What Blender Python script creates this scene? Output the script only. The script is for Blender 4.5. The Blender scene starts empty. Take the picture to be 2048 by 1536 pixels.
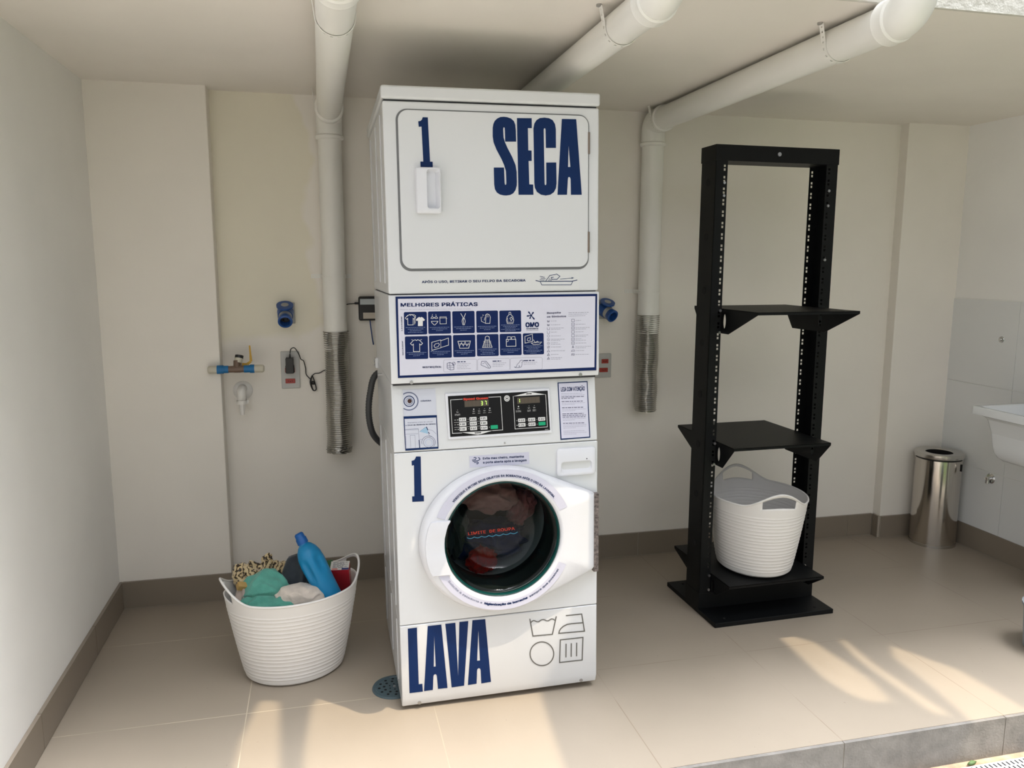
import bpy, bmesh, math, random
from mathutils import Vector, Matrix, noise
from mathutils.geometry import tessellate_polygon
PI = math.pi
sc = bpy.context.scene
COL = sc.collection

# ------------------------------------------------------------------ camera
CP = Vector((-0.22058, -2.45696, 1.48391))
F = 1578.56
_y, _p, _r = math.radians(13.5955), math.radians(-8.7090), math.radians(0.1332)
FWD = Vector((math.sin(_y) * math.cos(_p), math.cos(_y) * math.cos(_p), math.sin(_p)))
_r0 = Vector((math.cos(_y), -math.sin(_y), 0)); _u0 = _r0.cross(FWD)
RGT = _r0 * math.cos(_r) + _u0 * math.sin(_r)
UP = -_r0 * math.sin(_r) + _u0 * math.cos(_r)
cam_data = bpy.data.cameras.new('camera')
cam_data.sensor_fit = 'HORIZONTAL'; cam_data.sensor_width = 36.0
cam_data.lens = F / 2048 * 36.0
cam_data.clip_start = 0.05
cam = bpy.data.objects.new('camera', cam_data); COL.objects.link(cam)
M3 = Matrix((RGT, UP, -FWD)).transposed()
cam.matrix_world = Matrix.Translation(CP) @ M3.to_4x4()
sc.camera = cam

# ------------------------------------------------------------------ sky, sun, exposure
sc.view_settings.view_transform = 'Standard'
sc.view_settings.look = 'None'
sc.view_settings.gamma = 1.0
sc.view_settings.use_curve_mapping = False
sc.view_settings.exposure = 0.11
w = bpy.data.worlds.new('sky'); sc.world = w; w.use_nodes = True
bg = w.node_tree.nodes['Background']
HAZE = Vector((0.20, -0.17, 1.0)); HAZE_SIG = 0.19; HAZE_L = 78.0
# overcast sky, brighter overhead than at the horizon
wn = w.node_tree; _tc = wn.nodes.new('ShaderNodeTexCoord'); _sx = wn.nodes.new('ShaderNodeSeparateXYZ'); wn.links.new(_tc.outputs['Generated'], _sx.inputs[0])
_mr = wn.nodes.new('ShaderNodeMapRange'); _mr.inputs['From Min'].default_value = 0.0; _mr.inputs['From Max'].default_value = 1.0
_mr.inputs['To Min'].default_value = 0.82; _mr.inputs['To Max'].default_value = 1.3
wn.links.new(_sx.outputs['Z'], _mr.inputs['Value'])
# bright haze around the veiled sun
def _vm(op, a, b=None):
    n = wn.nodes.new('ShaderNodeVectorMath'); n.operation = op; wn.links.new(a, n.inputs[0])
    if b is not None: n.inputs[1].default_value = b
    return n.outputs['Value'] if op == 'DOT_PRODUCT' else n.outputs['Vector']
def _m(op, a, b):
    n = wn.nodes.new('ShaderNodeMath'); n.operation = op
    for i, v in enumerate((a, b)):
        if isinstance(v, (int, float)): n.inputs[i].default_value = v
        else: wn.links.new(v, n.inputs[i])
    return n.outputs[0]
_dot = _vm('DOT_PRODUCT', _tc.outputs['Generated'], HAZE.normalized())
_glow = _m('MULTIPLY', _m('EXPONENT', _m('MULTIPLY', _m('SUBTRACT', 1.0, _dot), -2.0 / HAZE_SIG ** 2), 0), HAZE_L)
wn.links.new(_m('ADD', _mr.outputs[0], _glow), bg.inputs[1])
bg.inputs[0].default_value = (0.965, 0.985, 1.04, 1)
sun_d = bpy.data.lights.new('sun', 'SUN'); sun_d.energy = 3.1; sun_d.color = (1.0, 0.84, 0.62)
sun_d.angle = math.radians(0.22)
sun = bpy.data.objects.new('sun', sun_d); COL.objects.link(sun)
SUN = Vector((0.334, -0.293, 1.0))            # towards the sun, per metre of height
sun.rotation_euler = SUN.to_track_quat('Z', 'Y').to_euler()

# ------------------------------------------------------------------ helpers
def mat(name, col, rough=0.5, metal=0.0, spec=0.5, bump=0.0, bscale=200.0, var=0.0, vscale=5.0, emit=None, es=1.0, coat=0.0, trans=0.0):
    m = bpy.data.materials.new(name); m.use_nodes = True
    nt = m.node_tree; b = nt.nodes['Principled BSDF']
    b.inputs['Base Color'].default_value = (*col, 1)
    b.inputs['Roughness'].default_value = rough
    b.inputs['Metallic'].default_value = metal
    b.inputs['Specular IOR Level'].default_value = spec
    b.inputs['Coat Weight'].default_value = coat
    if trans: b.inputs['Subsurface Weight'].default_value = trans; b.inputs['Subsurface Radius'].default_value = (.02, .02, .02)
    tc = nt.nodes.new('ShaderNodeTexCoord')
    if bump:
        n = nt.nodes.new('ShaderNodeTexNoise'); n.inputs['Scale'].default_value = bscale; n.inputs['Detail'].default_value = 4
        bp = nt.nodes.new('ShaderNodeBump'); bp.inputs['Strength'].default_value = bump; bp.inputs['Distance'].default_value = 0.002
        nt.links.new(tc.outputs['Object'], n.inputs['Vector']); nt.links.new(n.outputs['Fac'], bp.inputs['Height'])
        nt.links.new(bp.outputs['Normal'], b.inputs['Normal'])
    if var:
        n = nt.nodes.new('ShaderNodeTexNoise'); n.inputs['Scale'].default_value = vscale; n.inputs['Detail'].default_value = 3
        r = nt.nodes.new('ShaderNodeValToRGB')
        r.color_ramp.elements[0].position = .3; r.color_ramp.elements[1].position = .7
        r.color_ramp.elements[0].color = (*[c * (1 - var) for c in col], 1); r.color_ramp.elements[1].color = (*[min(1, c * (1 + var)) for c in col], 1)
        nt.links.new(tc.outputs['Object'], n.inputs['Vector']); nt.links.new(n.outputs['Fac'], r.inputs['Fac'])
        nt.links.new(r.outputs['Color'], b.inputs['Base Color'])
    if emit:
        b.inputs['Emission Color'].default_value = (*emit, 1); b.inputs['Emission Strength'].default_value = es
    return m

def srgb(h):
    v = [int(h[i:i + 2], 16) / 255 for i in (0, 2, 4)]
    return tuple(c / 12.92 if c < .04045 else ((c + .055) / 1.055) ** 2.4 for c in v)

class MB:
    """collects shapes and links them as one mesh object"""
    def __init__(s): s.v = []; s.f = []; s.m = []; s.mi = 0
    def add(s, vs, fs):
        o = len(s.v); s.v += [tuple(v) for v in vs]
        for f in fs: s.f.append([o + i for i in f]); s.m.append(s.mi)
        return s
    def box(s, x0, x1, y0, y1, z0, z1, M=None):
        vs = [Vector((x, y, z)) for x in (x0, x1) for y in (y0, y1) for z in (z0, z1)]
        if M: vs = [M @ v for v in vs]
        return s.add(vs, [(0, 1, 3, 2), (4, 6, 7, 5), (0, 4, 5, 1), (2, 3, 7, 6), (0, 2, 6, 4), (1, 5, 7, 3)])
    def grid(s, rows, close=False, caps=False):
        n = len(rows[0]); fs = []
        for i in range(len(rows) - 1):
            for j in range(n if close else n - 1):
                k = (j + 1) % n
                fs.append((i * n + j, i * n + k, (i + 1) * n + k, (i + 1) * n + j))
        if caps:
            fs.append(tuple(range(n))[::-1]); L = (len(rows) - 1) * n; fs.append(tuple(L + j for j in range(n)))
        return s.add([v for r in rows for v in r], fs)
    def tube(s, pts, r, n=12, caps=True):
        pts = [Vector(p) for p in pts]; rs = r if isinstance(r, (list, tuple)) else [r] * len(pts)
        rows = []; prev = None
        for i, p in enumerate(pts):
            a = pts[max(i - 1, 0)]; b = pts[min(i + 1, len(pts) - 1)]; t = (b - a).normalized()
            if prev is None:
                u = t.orthogonal().normalized()
            else:
                u = (prev - t * prev.dot(t)).normalized()
            prev = u; v = t.cross(u)
            rows.append([p + (u * math.cos(2 * PI * k / n) + v * math.sin(2 * PI * k / n)) * rs[i] for k in range(n)])
        return s.grid(rows, True, caps)
    def cyl(s, a, b, r, n=24, r2=None, caps=True):
        a = Vector(a); b = Vector(b); t = (b - a).normalized(); u = t.orthogonal().normalized(); v = t.cross(u)
        rr = [r, r if r2 is None else r2]
        return s.grid([[p + (u * math.cos(2 * PI * k / n) + v * math.sin(2 * PI * k / n)) * q for k in range(n)] for p, q in ((a, rr[0]), (b, rr[1]))], True, caps)
    def lathe(s, prof, M=None, n=32, sx=1, sy=1, caps=False):
        M = M or Matrix.Identity(4)
        return s.grid([[M @ Vector((r * sx * math.cos(2 * PI * k / n), r * sy * math.sin(2 * PI * k / n), z)) for k in range(n)] for r, z in prof], True, caps)
    def prism(s, poly, fn0, fn1):
        """poly 2d; fn maps (a,b) to the two end faces"""
        n = len(poly); A = [fn0(*p) for p in poly]; B = [fn1(*p) for p in poly]
        fs = [(i, (i + 1) % n, n + (i + 1) % n, n + i) for i in range(n)]
        tr = tessellate_polygon([[Vector((p[0], p[1], 0)) for p in poly]])
        fs += [tuple(t) for t in tr] + [tuple(n + i for i in t[::-1]) for t in tr]
        return s.add(A + B, fs)
    def build(s, name, mats, parent=None, smooth=False, bevel=0, seg=2, angle=35, recalc=True, solid=0, subsurf=0):
        me = bpy.data.meshes.new(name); me.from_pydata(s.v, [], s.f)
        for m in (mats if isinstance(mats, (list, tuple)) else [mats]): me.materials.append(m)
        me.polygons.foreach_set('material_index', s.m)
        if recalc:
            bm = bmesh.new(); bm.from_mesh(me); bmesh.ops.recalc_face_normals(bm, faces=bm.faces); bm.to_mesh(me); bm.free()
        if smooth:
            me.polygons.foreach_set('use_smooth', [True] * len(me.polygons))
            if smooth != 'all': me.set_sharp_from_angle(angle=math.radians(angle))
        me.update()
        o = bpy.data.objects.new(name, me); COL.objects.link(o)
        if parent: o.parent = parent
        if solid:
            md = o.modifiers.new('solid', 'SOLIDIFY'); md.thickness = solid; md.offset = 0
        if bevel:
            md = o.modifiers.new('bevel', 'BEVEL'); md.width = bevel; md.segments = seg; md.limit_method = 'ANGLE'; md.angle_limit = math.radians(40)
            me.polygons.foreach_set('use_smooth', [True] * len(me.polygons)); md.harden_normals = True
        if subsurf:
            md = o.modifiers.new('sub', 'SUBSURF'); md.levels = subsurf; md.render_levels = subsurf
        return o

def tag(o, label, cat, group=None, kind=None):
    if kind: o['kind'] = kind
    if label: o['label'] = label
    if cat: o['category'] = cat
    if group: o['group'] = group
    return o
def thing(name, label, cat, loc=(0, 0, 0), rot=(0, 0, 0), group=None):
    o = bpy.data.objects.new(name, None); COL.objects.link(o); o.empty_display_size = .05
    o.location = loc; o.rotation_euler = rot
    return tag(o, label, cat, group)
def struct(o, label=None):
    o['kind'] = 'structure'
    if label: o['label'] = label
    return o
def rrect(x0, x1, z0, z1, r, n=6):
    p = []
    for cx, cz, a0 in ((x1 - r, z1 - r, 0), (x0 + r, z1 - r, 90), (x0 + r, z0 + r, 180), (x1 - r, z0 + r, 270)):
        for k in range(n + 1):
            a = math.radians(a0 + 90 * k / n); p.append((cx + r * math.cos(a), cz + r * math.sin(a)))
    return p
def catmull(pts, n=8):
    P = [Vector(p) for p in pts]; P = [2 * P[0] - P[1]] + P + [2 * P[-1] - P[-2]]; out = []
    for i in range(1, len(P) - 2):
        for k in range(n):
            t = k / n
            out.append(.5 * ((2 * P[i]) + (P[i + 1] - P[i - 1]) * t + (2 * P[i - 1] - 5 * P[i] + 4 * P[i + 1] - P[i + 2]) * t * t + (3 * P[i] - P[i - 1] - 3 * P[i + 1] + P[i + 2]) * t ** 3))
    out.append(P[-2]); return out
def ray(px, py): return FWD + RGT * ((px - 1024) / F) - UP * ((py - 768) / F)
def at(px, py, ax, val):
    """the point of the plane (x, y or z = val) on which a measured spot of the place lies"""
    d = ray(px, py); return CP + d * ((val - CP[ax]) / d[ax])

_tc = {}
try:                                            # the interface font that ships inside Blender, else its built-in one
    import os
    SANS = bpy.data.fonts.load(os.path.join(bpy.utils.system_resource('DATAFILES'), 'fonts', 'Inter.woff2'))
except Exception:
    SANS = None
def text_geo(s, bold=0.0):
    k = (s, bold)
    if k in _tc: return _tc[k]
    cu = bpy.data.curves.new('t', 'FONT'); cu.body = s; cu.size = 1; cu.resolution_u = 4; cu.fill_mode = 'FRONT'
    if SANS: cu.font = SANS
    if bold: cu.space_character = 1.05
    o = bpy.data.objects.new('t', cu); COL.objects.link(o)
    bpy.context.view_layer.update()
    dg = bpy.context.evaluated_depsgraph_get(); e = o.evaluated_get(dg); me = e.to_mesh()
    vs = [(v.co.x, v.co.y) for v in me.vertices]; fs = [tuple(p.vertices) for p in me.polygons]
    e.to_mesh_clear(); bpy.data.objects.remove(o); bpy.data.curves.remove(cu)
    if bold:                                    # heavier strokes: the same glyphs again, shifted a little
        n = len(vs); base, bf = list(vs), list(fs); vs, fs = [], []
        for k, (dx, dy) in enumerate(((0, 0), (1, .6), (-1, .6), (1, -.6), (-1, -.6), (1, 0), (-1, 0))):
            vs += [(x + dx * bold, y + dy * bold, k * .2) for x, y in base]; fs += [tuple(i + k * n for i in f) for f in bf]
    x0 = min(v[0] for v in vs); x1 = max(v[0] for v in vs)
    vs = [((v[0] - x0) / (x1 - x0), v[1] / 0.72, v[2] if len(v) > 2 else 0) for v in vs]      # cap height = 1
    _tc[k] = (vs, fs); return _tc[k]

class Art:
    """flat printed artwork lying on a plane; fn(u, v, layer) gives the 3d point"""
    def __init__(s, fn): s.fn = fn; s.mb = MB(); s.L = 0
    def poly(s, pts, mi, L=1, hole=None):
        loops = [[Vector((p[0], p[1], 0)) for p in pts]]
        if hole: loops.append([Vector((p[0], p[1], 0)) for p in hole])
        tr = tessellate_polygon(loops); al = list(pts) + list(hole or [])
        s.mb.mi = mi; s.mb.add([s.fn(p[0], p[1], L) for p in al], [tuple(t) for t in tr])
    def stroke(s, pts, wd, mi, L=1, closed=False):
        P = [Vector((p[0], p[1])) for p in pts]; n = len(P); A = []; B = []
        for i in range(n):
            a = P[(i - 1) % n] if (closed or i) else P[i]; b = P[(i + 1) % n] if (closed or i < n - 1) else P[i]
            t1 = (P[i] - a); t2 = (b - P[i])
            t1 = t1.normalized() if t1.length > 1e-9 else t2.normalized(); t2 = t2.normalized() if t2.length > 1e-9 else t1
            t = (t1 + t2); t = t.normalized() if t.length > 1e-6 else t1
            nn = Vector((-t.y, t.x)); c = max(.4, nn.dot(Vector((-t1.y, t1.x))))
            A.append(P[i] + nn * (wd / 2 / c)); B.append(P[i] - nn * (wd / 2 / c))
        vs = [s.fn(p.x, p.y, L) for p in A + B]; m = n if closed else n - 1
        s.mb.mi = mi; s.mb.add(vs, [(i, (i + 1) % n, n + (i + 1) % n, n + i) for i in range(m)])
    def circle(s, cx, cy, r, wd, mi, L=1, ry=None, a0=0, a1=360):
        ry = ry or r; n = max(8, int(abs(a1 - a0) / 10))
        pts = [(cx + r * math.cos(math.radians(a0 + (a1 - a0) * k / n)), cy + ry * math.sin(math.radians(a0 + (a1 - a0) * k / n))) for k in range(n + 1)]
        if wd == 0: s.poly(pts[:-1], mi, L)
        else: s.stroke(pts[:-1] if a1 - a0 == 360 else pts, wd, mi, L, a1 - a0 == 360)
    def text(s, t, x0, y0, x1, y1, h, mi, L=2, bold=0.0):
        """baseline from (x0,y0) to (x1,y1) in art units (y down), cap height h"""
        vs, fs = text_geo(t, bold); dx, dy = x1 - x0, y1 - y0; l = math.hypot(dx, dy); nx, ny = dy / l, -dx / l
        s.mb.mi = mi; s.mb.add([s.fn(x0 + dx * u + nx * v * h, y0 + dy * u + ny * v * h, L + k) for u, v, k in vs], fs)
    def arctext(s, t, cx, cy, r, a0, a1, h, mi, L=2, bold=0.0, inward=False):
        vs, fs = text_geo(t, bold); s.mb.mi = mi; out = []
        for u, v, k in vs:
            a = math.radians(a0 + (a1 - a0) * u); q = r - v * h if inward else r + v * h
            out.append(s.fn(cx + q * math.cos(a), cy + q * math.sin(a), L + k))
        s.mb.add(out, fs)
    def lines(s, x0, y0, x1, y1, wd, mi, L=2, seed=0):
        """a line of print too small to read: word-long strokes"""
        rnd = random.Random(seed); l = math.hypot(x1 - x0, y1 - y0); p = 0
        while p < l:
            q = min(l, p + rnd.uniform(2.2, 6.5) * wd)
            s.stroke([(x0 + (x1 - x0) * p / l, y0 + (y1 - y0) * p / l), (x0 + (x1 - x0) * q / l, y0 + (y1 - y0) * q / l)], wd, mi, L)
            p = q + wd * .9
    def build(s, name, mats, parent): return s.mb.build(name, mats, parent, recalc=False)

# ------------------------------------------------------------------ materials
MW = mat('white_enamel', (.70, .712, .725), .28, coat=.3)
MW2 = mat('white_door_plastic', (.74, .75, .79), .35)
MDK = mat('dark_gap', (.04, .04, .045), .7)
MSEAL = mat('grey_door_seal', (.16, .165, .17), .5)
NAVY = mat('navy_vinyl', (.002, .020, .095), .5, spec=.2)
LAV = mat('sticker_white', (.60, .60, .71), .4)
STK = mat('sticker_clear_grey', (.70, .71, .71), .4)
BWN = mat('icon_grey', (.12, .115, .105), .5)
BLK = mat('panel_black', (.006, .006, .007), .35, spec=.25)
WHT = mat('print_white', (.75, .75, .74), .5)
GRYT = mat('print_grey', (.36, .36, .44), .5)
RED = mat('logo_red', (.62, .05, .025), .5)
GRN = mat('button_green', (.0, .36, .17), .4)
DSP = mat('display_brown', (.085, .07, .05), .3)
DSPO = mat('display_off_segment', (.13, .085, .065), .4)
LED = mat('led_yellow_green', (.4, .7, .1), .4, emit=(.62, 1.0, .18), es=1.1)
STEEL = mat('screw_steel', (.45, .45, .46), .35, metal=1.0)
PVC = mat('painted_pvc', (.82, .81, .76), .38, bump=.05, bscale=60)
BLACKM = mat('black_powder_coat', (.004, .0045, .005), .5, spec=.2, bump=.12, bscale=900)
BASK = mat('white_basket_plastic', (.79, .77, .74), .4, trans=.15)

def wall_mat(name, col, rough=.75, patch=False):
    m = mat(name, col, rough, bump=.35, bscale=25, spec=.25)
    nt = m.node_tree; b = nt.nodes['Principled BSDF']; tc = nt.nodes.new('ShaderNodeTexCoord')
    n = nt.nodes.new('ShaderNodeTexNoise'); n.inputs['Scale'].default_value = 1.6; n.inputs['Detail'].default_value = 3
    r = nt.nodes.new('ShaderNodeValToRGB'); r.color_ramp.elements[0].position = .35; r.color_ramp.elements[1].position = .65
    r.color_ramp.elements[0].color = (*[c * .97 for c in col], 1); r.color_ramp.elements[1].color = (*[c * 1.03 for c in col], 1)
    nt.links.new(tc.outputs['Object'], n.inputs['Vector']); nt.links.new(n.outputs['Fac'], r.inputs['Fac'])
    out = r.outputs['Color']
    if patch:                                   # area repainted in a yellower white
        sx = nt.nodes.new('ShaderNodeSeparateXYZ'); nt.links.new(tc.outputs['Object'], sx.inputs[0])
        n2 = nt.nodes.new('ShaderNodeTexNoise'); n2.inputs['Scale'].default_value = 4.0; nt.links.new(tc.outputs['Object'], n2.inputs['Vector'])
        def edge(sock, a, b_, amp):
            ad = nt.nodes.new('ShaderNodeMath'); ad.operation = 'MULTIPLY_ADD'; ad.inputs[1].default_value = amp
            nt.links.new(n2.outputs['Fac'], ad.inputs[0]); nt.links.new(sock, ad.inputs[2])
            mr = nt.nodes.new('ShaderNodeMapRange'); mr.inputs['From Min'].default_value = a; mr.inputs['From Max'].default_value = b_
            nt.links.new(ad.outputs[0], mr.inputs['Value']); return mr.outputs[0]
        ex = edge(sx.outputs['X'], -.08, -.11, .35); ez = edge(sx.outputs['Z'], 1.21, 1.25, .12)
        mu = nt.nodes.new('ShaderNodeMath'); mu.operation = 'MULTIPLY'; nt.links.new(ex, mu.inputs[0]); nt.links.new(ez, mu.inputs[1])
        mx = nt.nodes.new('ShaderNodeMixRGB'); mx.blend_type = 'MULTIPLY'; mx.inputs['Color2'].default_value = (.955, .95, .86, 1)
        nt.links.new(mu.outputs[0], mx.inputs['Fac']); nt.links.new(out, mx.inputs['Color1']); out = mx.outputs['Color']
    nt.links.new(out, b.inputs['Base Color']); return m
WALL = wall_mat('painted_wall', (.84, .80, .73))
WALLB = wall_mat('painted_wall_patched', (.84, .80, .73), patch=True)
WALLL = wall_mat('left_wall_white', (.87, .86, .83), .7)
CEIL = wall_mat('ceiling_paint', (.82, .775, .71))
WTILE = mat('grey_white_wall_tile', (.74, .75, .74), .25)
GROUTW = mat('wall_grout', (.80, .80, .77), .8)
GROUT = mat('skirting_grout', (.42, .37, .30), .9)

def floor_mat():
    col = (.33, .28, .22)
    m = mat('floor_tile', col, .42, bump=.05, bscale=40)
    nt = m.node_tree; b = nt.nodes['Principled BSDF']; tc = nt.nodes.new('ShaderNodeTexCoord')
    sx = nt.nodes.new('ShaderNodeSeparateXYZ'); nt.links.new(tc.outputs['Object'], sx.inputs[0])
    def M(op, a, b_=None, c=None):
        n = nt.nodes.new('ShaderNodeMath'); n.operation = op
        for i, v in enumerate((a, b_, c)):
            if v is None: continue
            if isinstance(v, (int, float)): n.inputs[i].default_value = v
            else: nt.links.new(v, n.inputs[i])
        return n.outputs[0]
    def line(sock, off, per, wd):
        t = M('FRACT', M('MULTIPLY', M('ADD', sock, off), 1 / per))
        d = M('MINIMUM', t, M('SUBTRACT', 1, t)); return M('LESS_THAN', d, wd / 2 / per)
    g = M('MAXIMUM', line(sx.outputs['X'], .505, .6122, .0032), line(sx.outputs['Y'], -.112, .605, .0032))
    n = nt.nodes.new('ShaderNodeTexNoise'); n.inputs['Scale'].default_value = 2.2; n.inputs['Detail'].default_value = 6
    nt.links.new(tc.outputs['Object'], n.inputs['Vector'])
    r = nt.nodes.new('ShaderNodeValToRGB'); r.color_ramp.elements[0].position = .25; r.color_ramp.elements[1].position = .75
    r.color_ramp.elements[0].color = (*[c * .94 for c in col], 1); r.color_ramp.elements[1].color = (*[c * 1.06 for c in col], 1)
    nt.links.new(n.outputs['Fac'], r.inputs['Fac'])
    # a few dark grains and stains
    n4 = nt.nodes.new('ShaderNodeTexNoise'); n4.inputs['Scale'].default_value = 60; nt.links.new(tc.outputs['Object'], n4.inputs['Vector'])
    st = M('GREATER_THAN', n4.outputs['Fac'], .755)
    mx0 = nt.nodes.new('ShaderNodeMixRGB'); mx0.inputs['Color2'].default_value = (.18, .15, .12, 1)
    nt.links.new(M('MULTIPLY', st, .5), mx0.inputs['Fac']); nt.links.new(r.outputs['Color'], mx0.inputs['Color1'])
    n2 = nt.nodes.new('ShaderNodeTexNoise'); n2.inputs['Scale'].default_value = 3.5; nt.links.new(tc.outputs['Object'], n2.inputs['Vector'])
    # grout: light on the left side of the room, dirtier to the right
    gx = nt.nodes.new('ShaderNodeMapRange'); gx.inputs['From Min'].default_value = -.4; gx.inputs['From Max'].default_value = .6
    nt.links.new(sx.outputs['X'], gx.inputs['Value'])
    gc = nt.nodes.new('ShaderNodeMixRGB'); gc.inputs['Color1'].default_value = (.56, .49, .38, 1); gc.inputs['Color2'].default_value = (.25, .20, .15, 1)
    nt.links.new(gx.outputs[0], gc.inputs['Fac'])
    vis = nt.nodes.new('ShaderNodeMapRange'); vis.inputs['From Min'].default_value = .40; vis.inputs['From Max'].default_value = .55; vis.inputs['To Min'].default_value = .12
    nt.links.new(n2.outputs['Fac'], vis.inputs['Value'])
    mx = nt.nodes.new('ShaderNodeMixRGB'); nt.links.new(M('MULTIPLY', g, vis.outputs[0]), mx.inputs['Fac'])
    nt.links.new(mx0.outputs['Color'], mx.inputs['Color1']); nt.links.new(gc.outputs['Color'], mx.inputs['Color2'])
    nt.links.new(mx.outputs['Color'], b.inputs['Base Color'])
    return m
FLOOR = floor_mat()
SKIRT = mat('skirting_tile', (.24, .20, .155), .28)

# ------------------------------------------------------------------ setting
XL, XR, YB, YS, YC, XC, XS, H, YE = -1.1024, 3.083, 1.172, 1.114, 1.083, -.645, 2.716, 2.192, -.4912
struct(MB().box(XL - .2, XR + .3, YE + .012, YB + .3, -.14, 0).build('floor', FLOOR))
m = mat('riser_stone', (.22, .205, .185), .8, bump=.9, bscale=120, var=.18, vscale=18)
b = MB()
for k in range(-2, 6):
    x0 = 1.33 + k * .612; b.box(x0 - .612 + .0015, x0 - .0015, YE, YE + .012, -.14, -.0015)
b.mi = 1; b.box(XL - .2, XR + .3, YE + .002, YE + .012, -.14, -.004)
struct(b.build('trim_1', [m, GROUT]))
struct(MB().box(XL - .2, XR + .3, -.449, YB + .3, H, H + .2).build('ceiling', CEIL))
STUC = mat('stucco', (.62, .60, .54), .9, bump=.8, bscale=45)
STUC.node_tree.nodes['Bump'].inputs['Distance'].default_value = .007
struct(MB().box(-3, 5, -.462, -.449, H, 5.2).build('wall_facade', STUC))
struct(MB().box(XL - .2, XL, -.47, YB + .2, 0, H + .01).build('wall_left', WALLL))
struct(MB().box(XL - .3, XR + .3, YB, YB + .2, 0, H + .01).build('wall_back', WALLB))
struct(MB().box(XL - .01, XC, YC, YB + .05, 0, H + .01).build('wall_pier', WALL, bevel=.004))
struct(MB().box(XS, XR + .1, YS, YB + .05, 0, H + .01).build('wall_recess', WALL, bevel=.003))
struct(MB().box(XR, XR + .2, -.47, YB + .2, 0, H + .01).build('wall_right', WALLL))
# tiled area of the right-hand wall
b = MB(); ty = [1.131, .695, .26, -.18, -.47]; tz = [.1, .435, .868, 1.303]
for i in range(4):
    for j in range(3):
        if j == 2 and False: continue
        b.box(XR - .006, XR + .01, ty[i + 1] + .0015, ty[i] - .0015, tz[j] + .0015, tz[j + 1] - .0015)
b.mi = 1; b.box(XR - .0035, XR + .01, -.47, 1.133, .1, 1.307)
struct(b.build('trim_2', [WTILE, GROUTW], bevel=0))
# skirting tiles
HB = .121
def skirt(name, runs):
    b = MB(); 
    for (ax, lo, hi, off, sgn, joints) in runs:
        js = [lo] + sorted(j for j in joints if lo < j < hi) + [hi]
        for a, c in zip(js[:-1], js[1:]):
            b.mi = 0
            A = (a + .0015, c - .0015)
            if ax == 'x': b.box(A[0], A[1], off - .012 if sgn < 0 else off, off if sgn < 0 else off + .012, .003, HB)
            else: b.box(off - .012 if sgn < 0 else off, off if sgn < 0 else off + .012, A[0], A[1], .003, HB)
        b.mi = 1
        if ax == 'x': b.box(lo, hi, off - .0095, off - .001, 0, HB - .002)
        else:
            if sgn < 0: b.box(off - .0095, off - .001, lo, hi, 0, HB - .002)
            else: b.box(off + .001, off + .0095, lo, hi, 0, HB - .002)
    struct(b.build(name, [SKIRT, GROUT]))
skirt('baseboard_left', [('y', -.47, YC, XL, 1, [.65, .045])])
skirt('baseboard_back', [('x', XL + .012, XC, YC, -1, []), ('y', YC, YB, XC, 1, []), ('x', XC + .012, XS - .012, YB, -1, [-.505, .107, .72, 1.321, 1.94, 2.55]),
                         ('x', XS, XR - .012, YS, -1, []), ('y', YS, YB - .012, XS, -1, [])])
skirt('baseboard_right', [('y', -.47, YS - .012, XR, -1, [.5, -.1])])
# outdoors in front of the platform
GRD = mat('outdoor_paving', (.28, .265, .235), .8, bump=.4, bscale=60, var=.08, vscale=4)
struct(MB().box(-9, 11, -9, YE, -.2, -.142).build('floor_outdoor', GRD))
struct(MB().box(1.5, 11, -9, -1.0, -.142, -.11).build('floor_bounce_cut', mat('bounce_cut_green', (.045, .07, .02), .95, var=.3, vscale=30)))  # dark ground added out of view to cut bounce light on the right
struct(MB().box(6.0, 6.2, -9, -.5, -.2, 3.2).build('wall_sky_block', mat('sky_block', (.30, .29, .26), .9)))  # wall added out of view to block sky light from the right
struct(MB().box(-9, 11, -9.2, -9, -.2, 2.6).build('wall_garden', mat('garden_wall', (.42, .42, .36), .9, var=.2, vscale=3)))

# unseen sun blocker added overhead; its holes shape the sunlit patches on the floor
ZC = 9.0
def up(px, py):
    p = at(px, py, 2, 0.0); return (p.x + SUN.x * ZC, p.y + SUN.y * ZC)
sun_holes = [
    [(1550, 1266), (1575, 1270), (1628, 1284), (1697, 1328), (1748, 1365), (1785, 1403), (1740, 1404), (1702, 1390), (1646, 1356), (1591, 1305)],
    [(1676, 1278), (1693, 1282), (1755, 1332), (1904, 1431), (1865, 1427), (1712, 1317)],
    [(1780, 1290), (1822, 1305), (1924, 1342), (2048, 1416), (2100, 1450), (1965, 1470), (1940, 1440), (1859, 1370), (1785, 1314)],
    [(665, 1362), (790, 1330), (1070, 1330), (1085, 1400), (1130, 1540), (1150, 1640), (600, 1640), (608, 1500), (622, 1414)],
    [(520, 1400), (560, 1405), (560, 1640), (440, 1640), (480, 1480)],
]
outer = [(.9, -3.25), (6.3, -3.25), (6.3, -2.25), (.9, -2.25)]
def build_sun_gobo():
    loops = [[Vector((*p, 0)) for p in outer]] + [[Vector((*up(*q), 0)) for q in g] for g in sun_holes]
    tr = tessellate_polygon(loops); al = [p for l in loops for p in l]
    b = MB(); b.add([(p.x, p.y, ZC) for p in al], [tuple(t) for t in tr])
    o = b.build('sun_gobo', mat('sun_gobo_sheet', (.5, .47, .42), .9), solid=.01)
    return struct(o)
build_sun_gobo()

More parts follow.
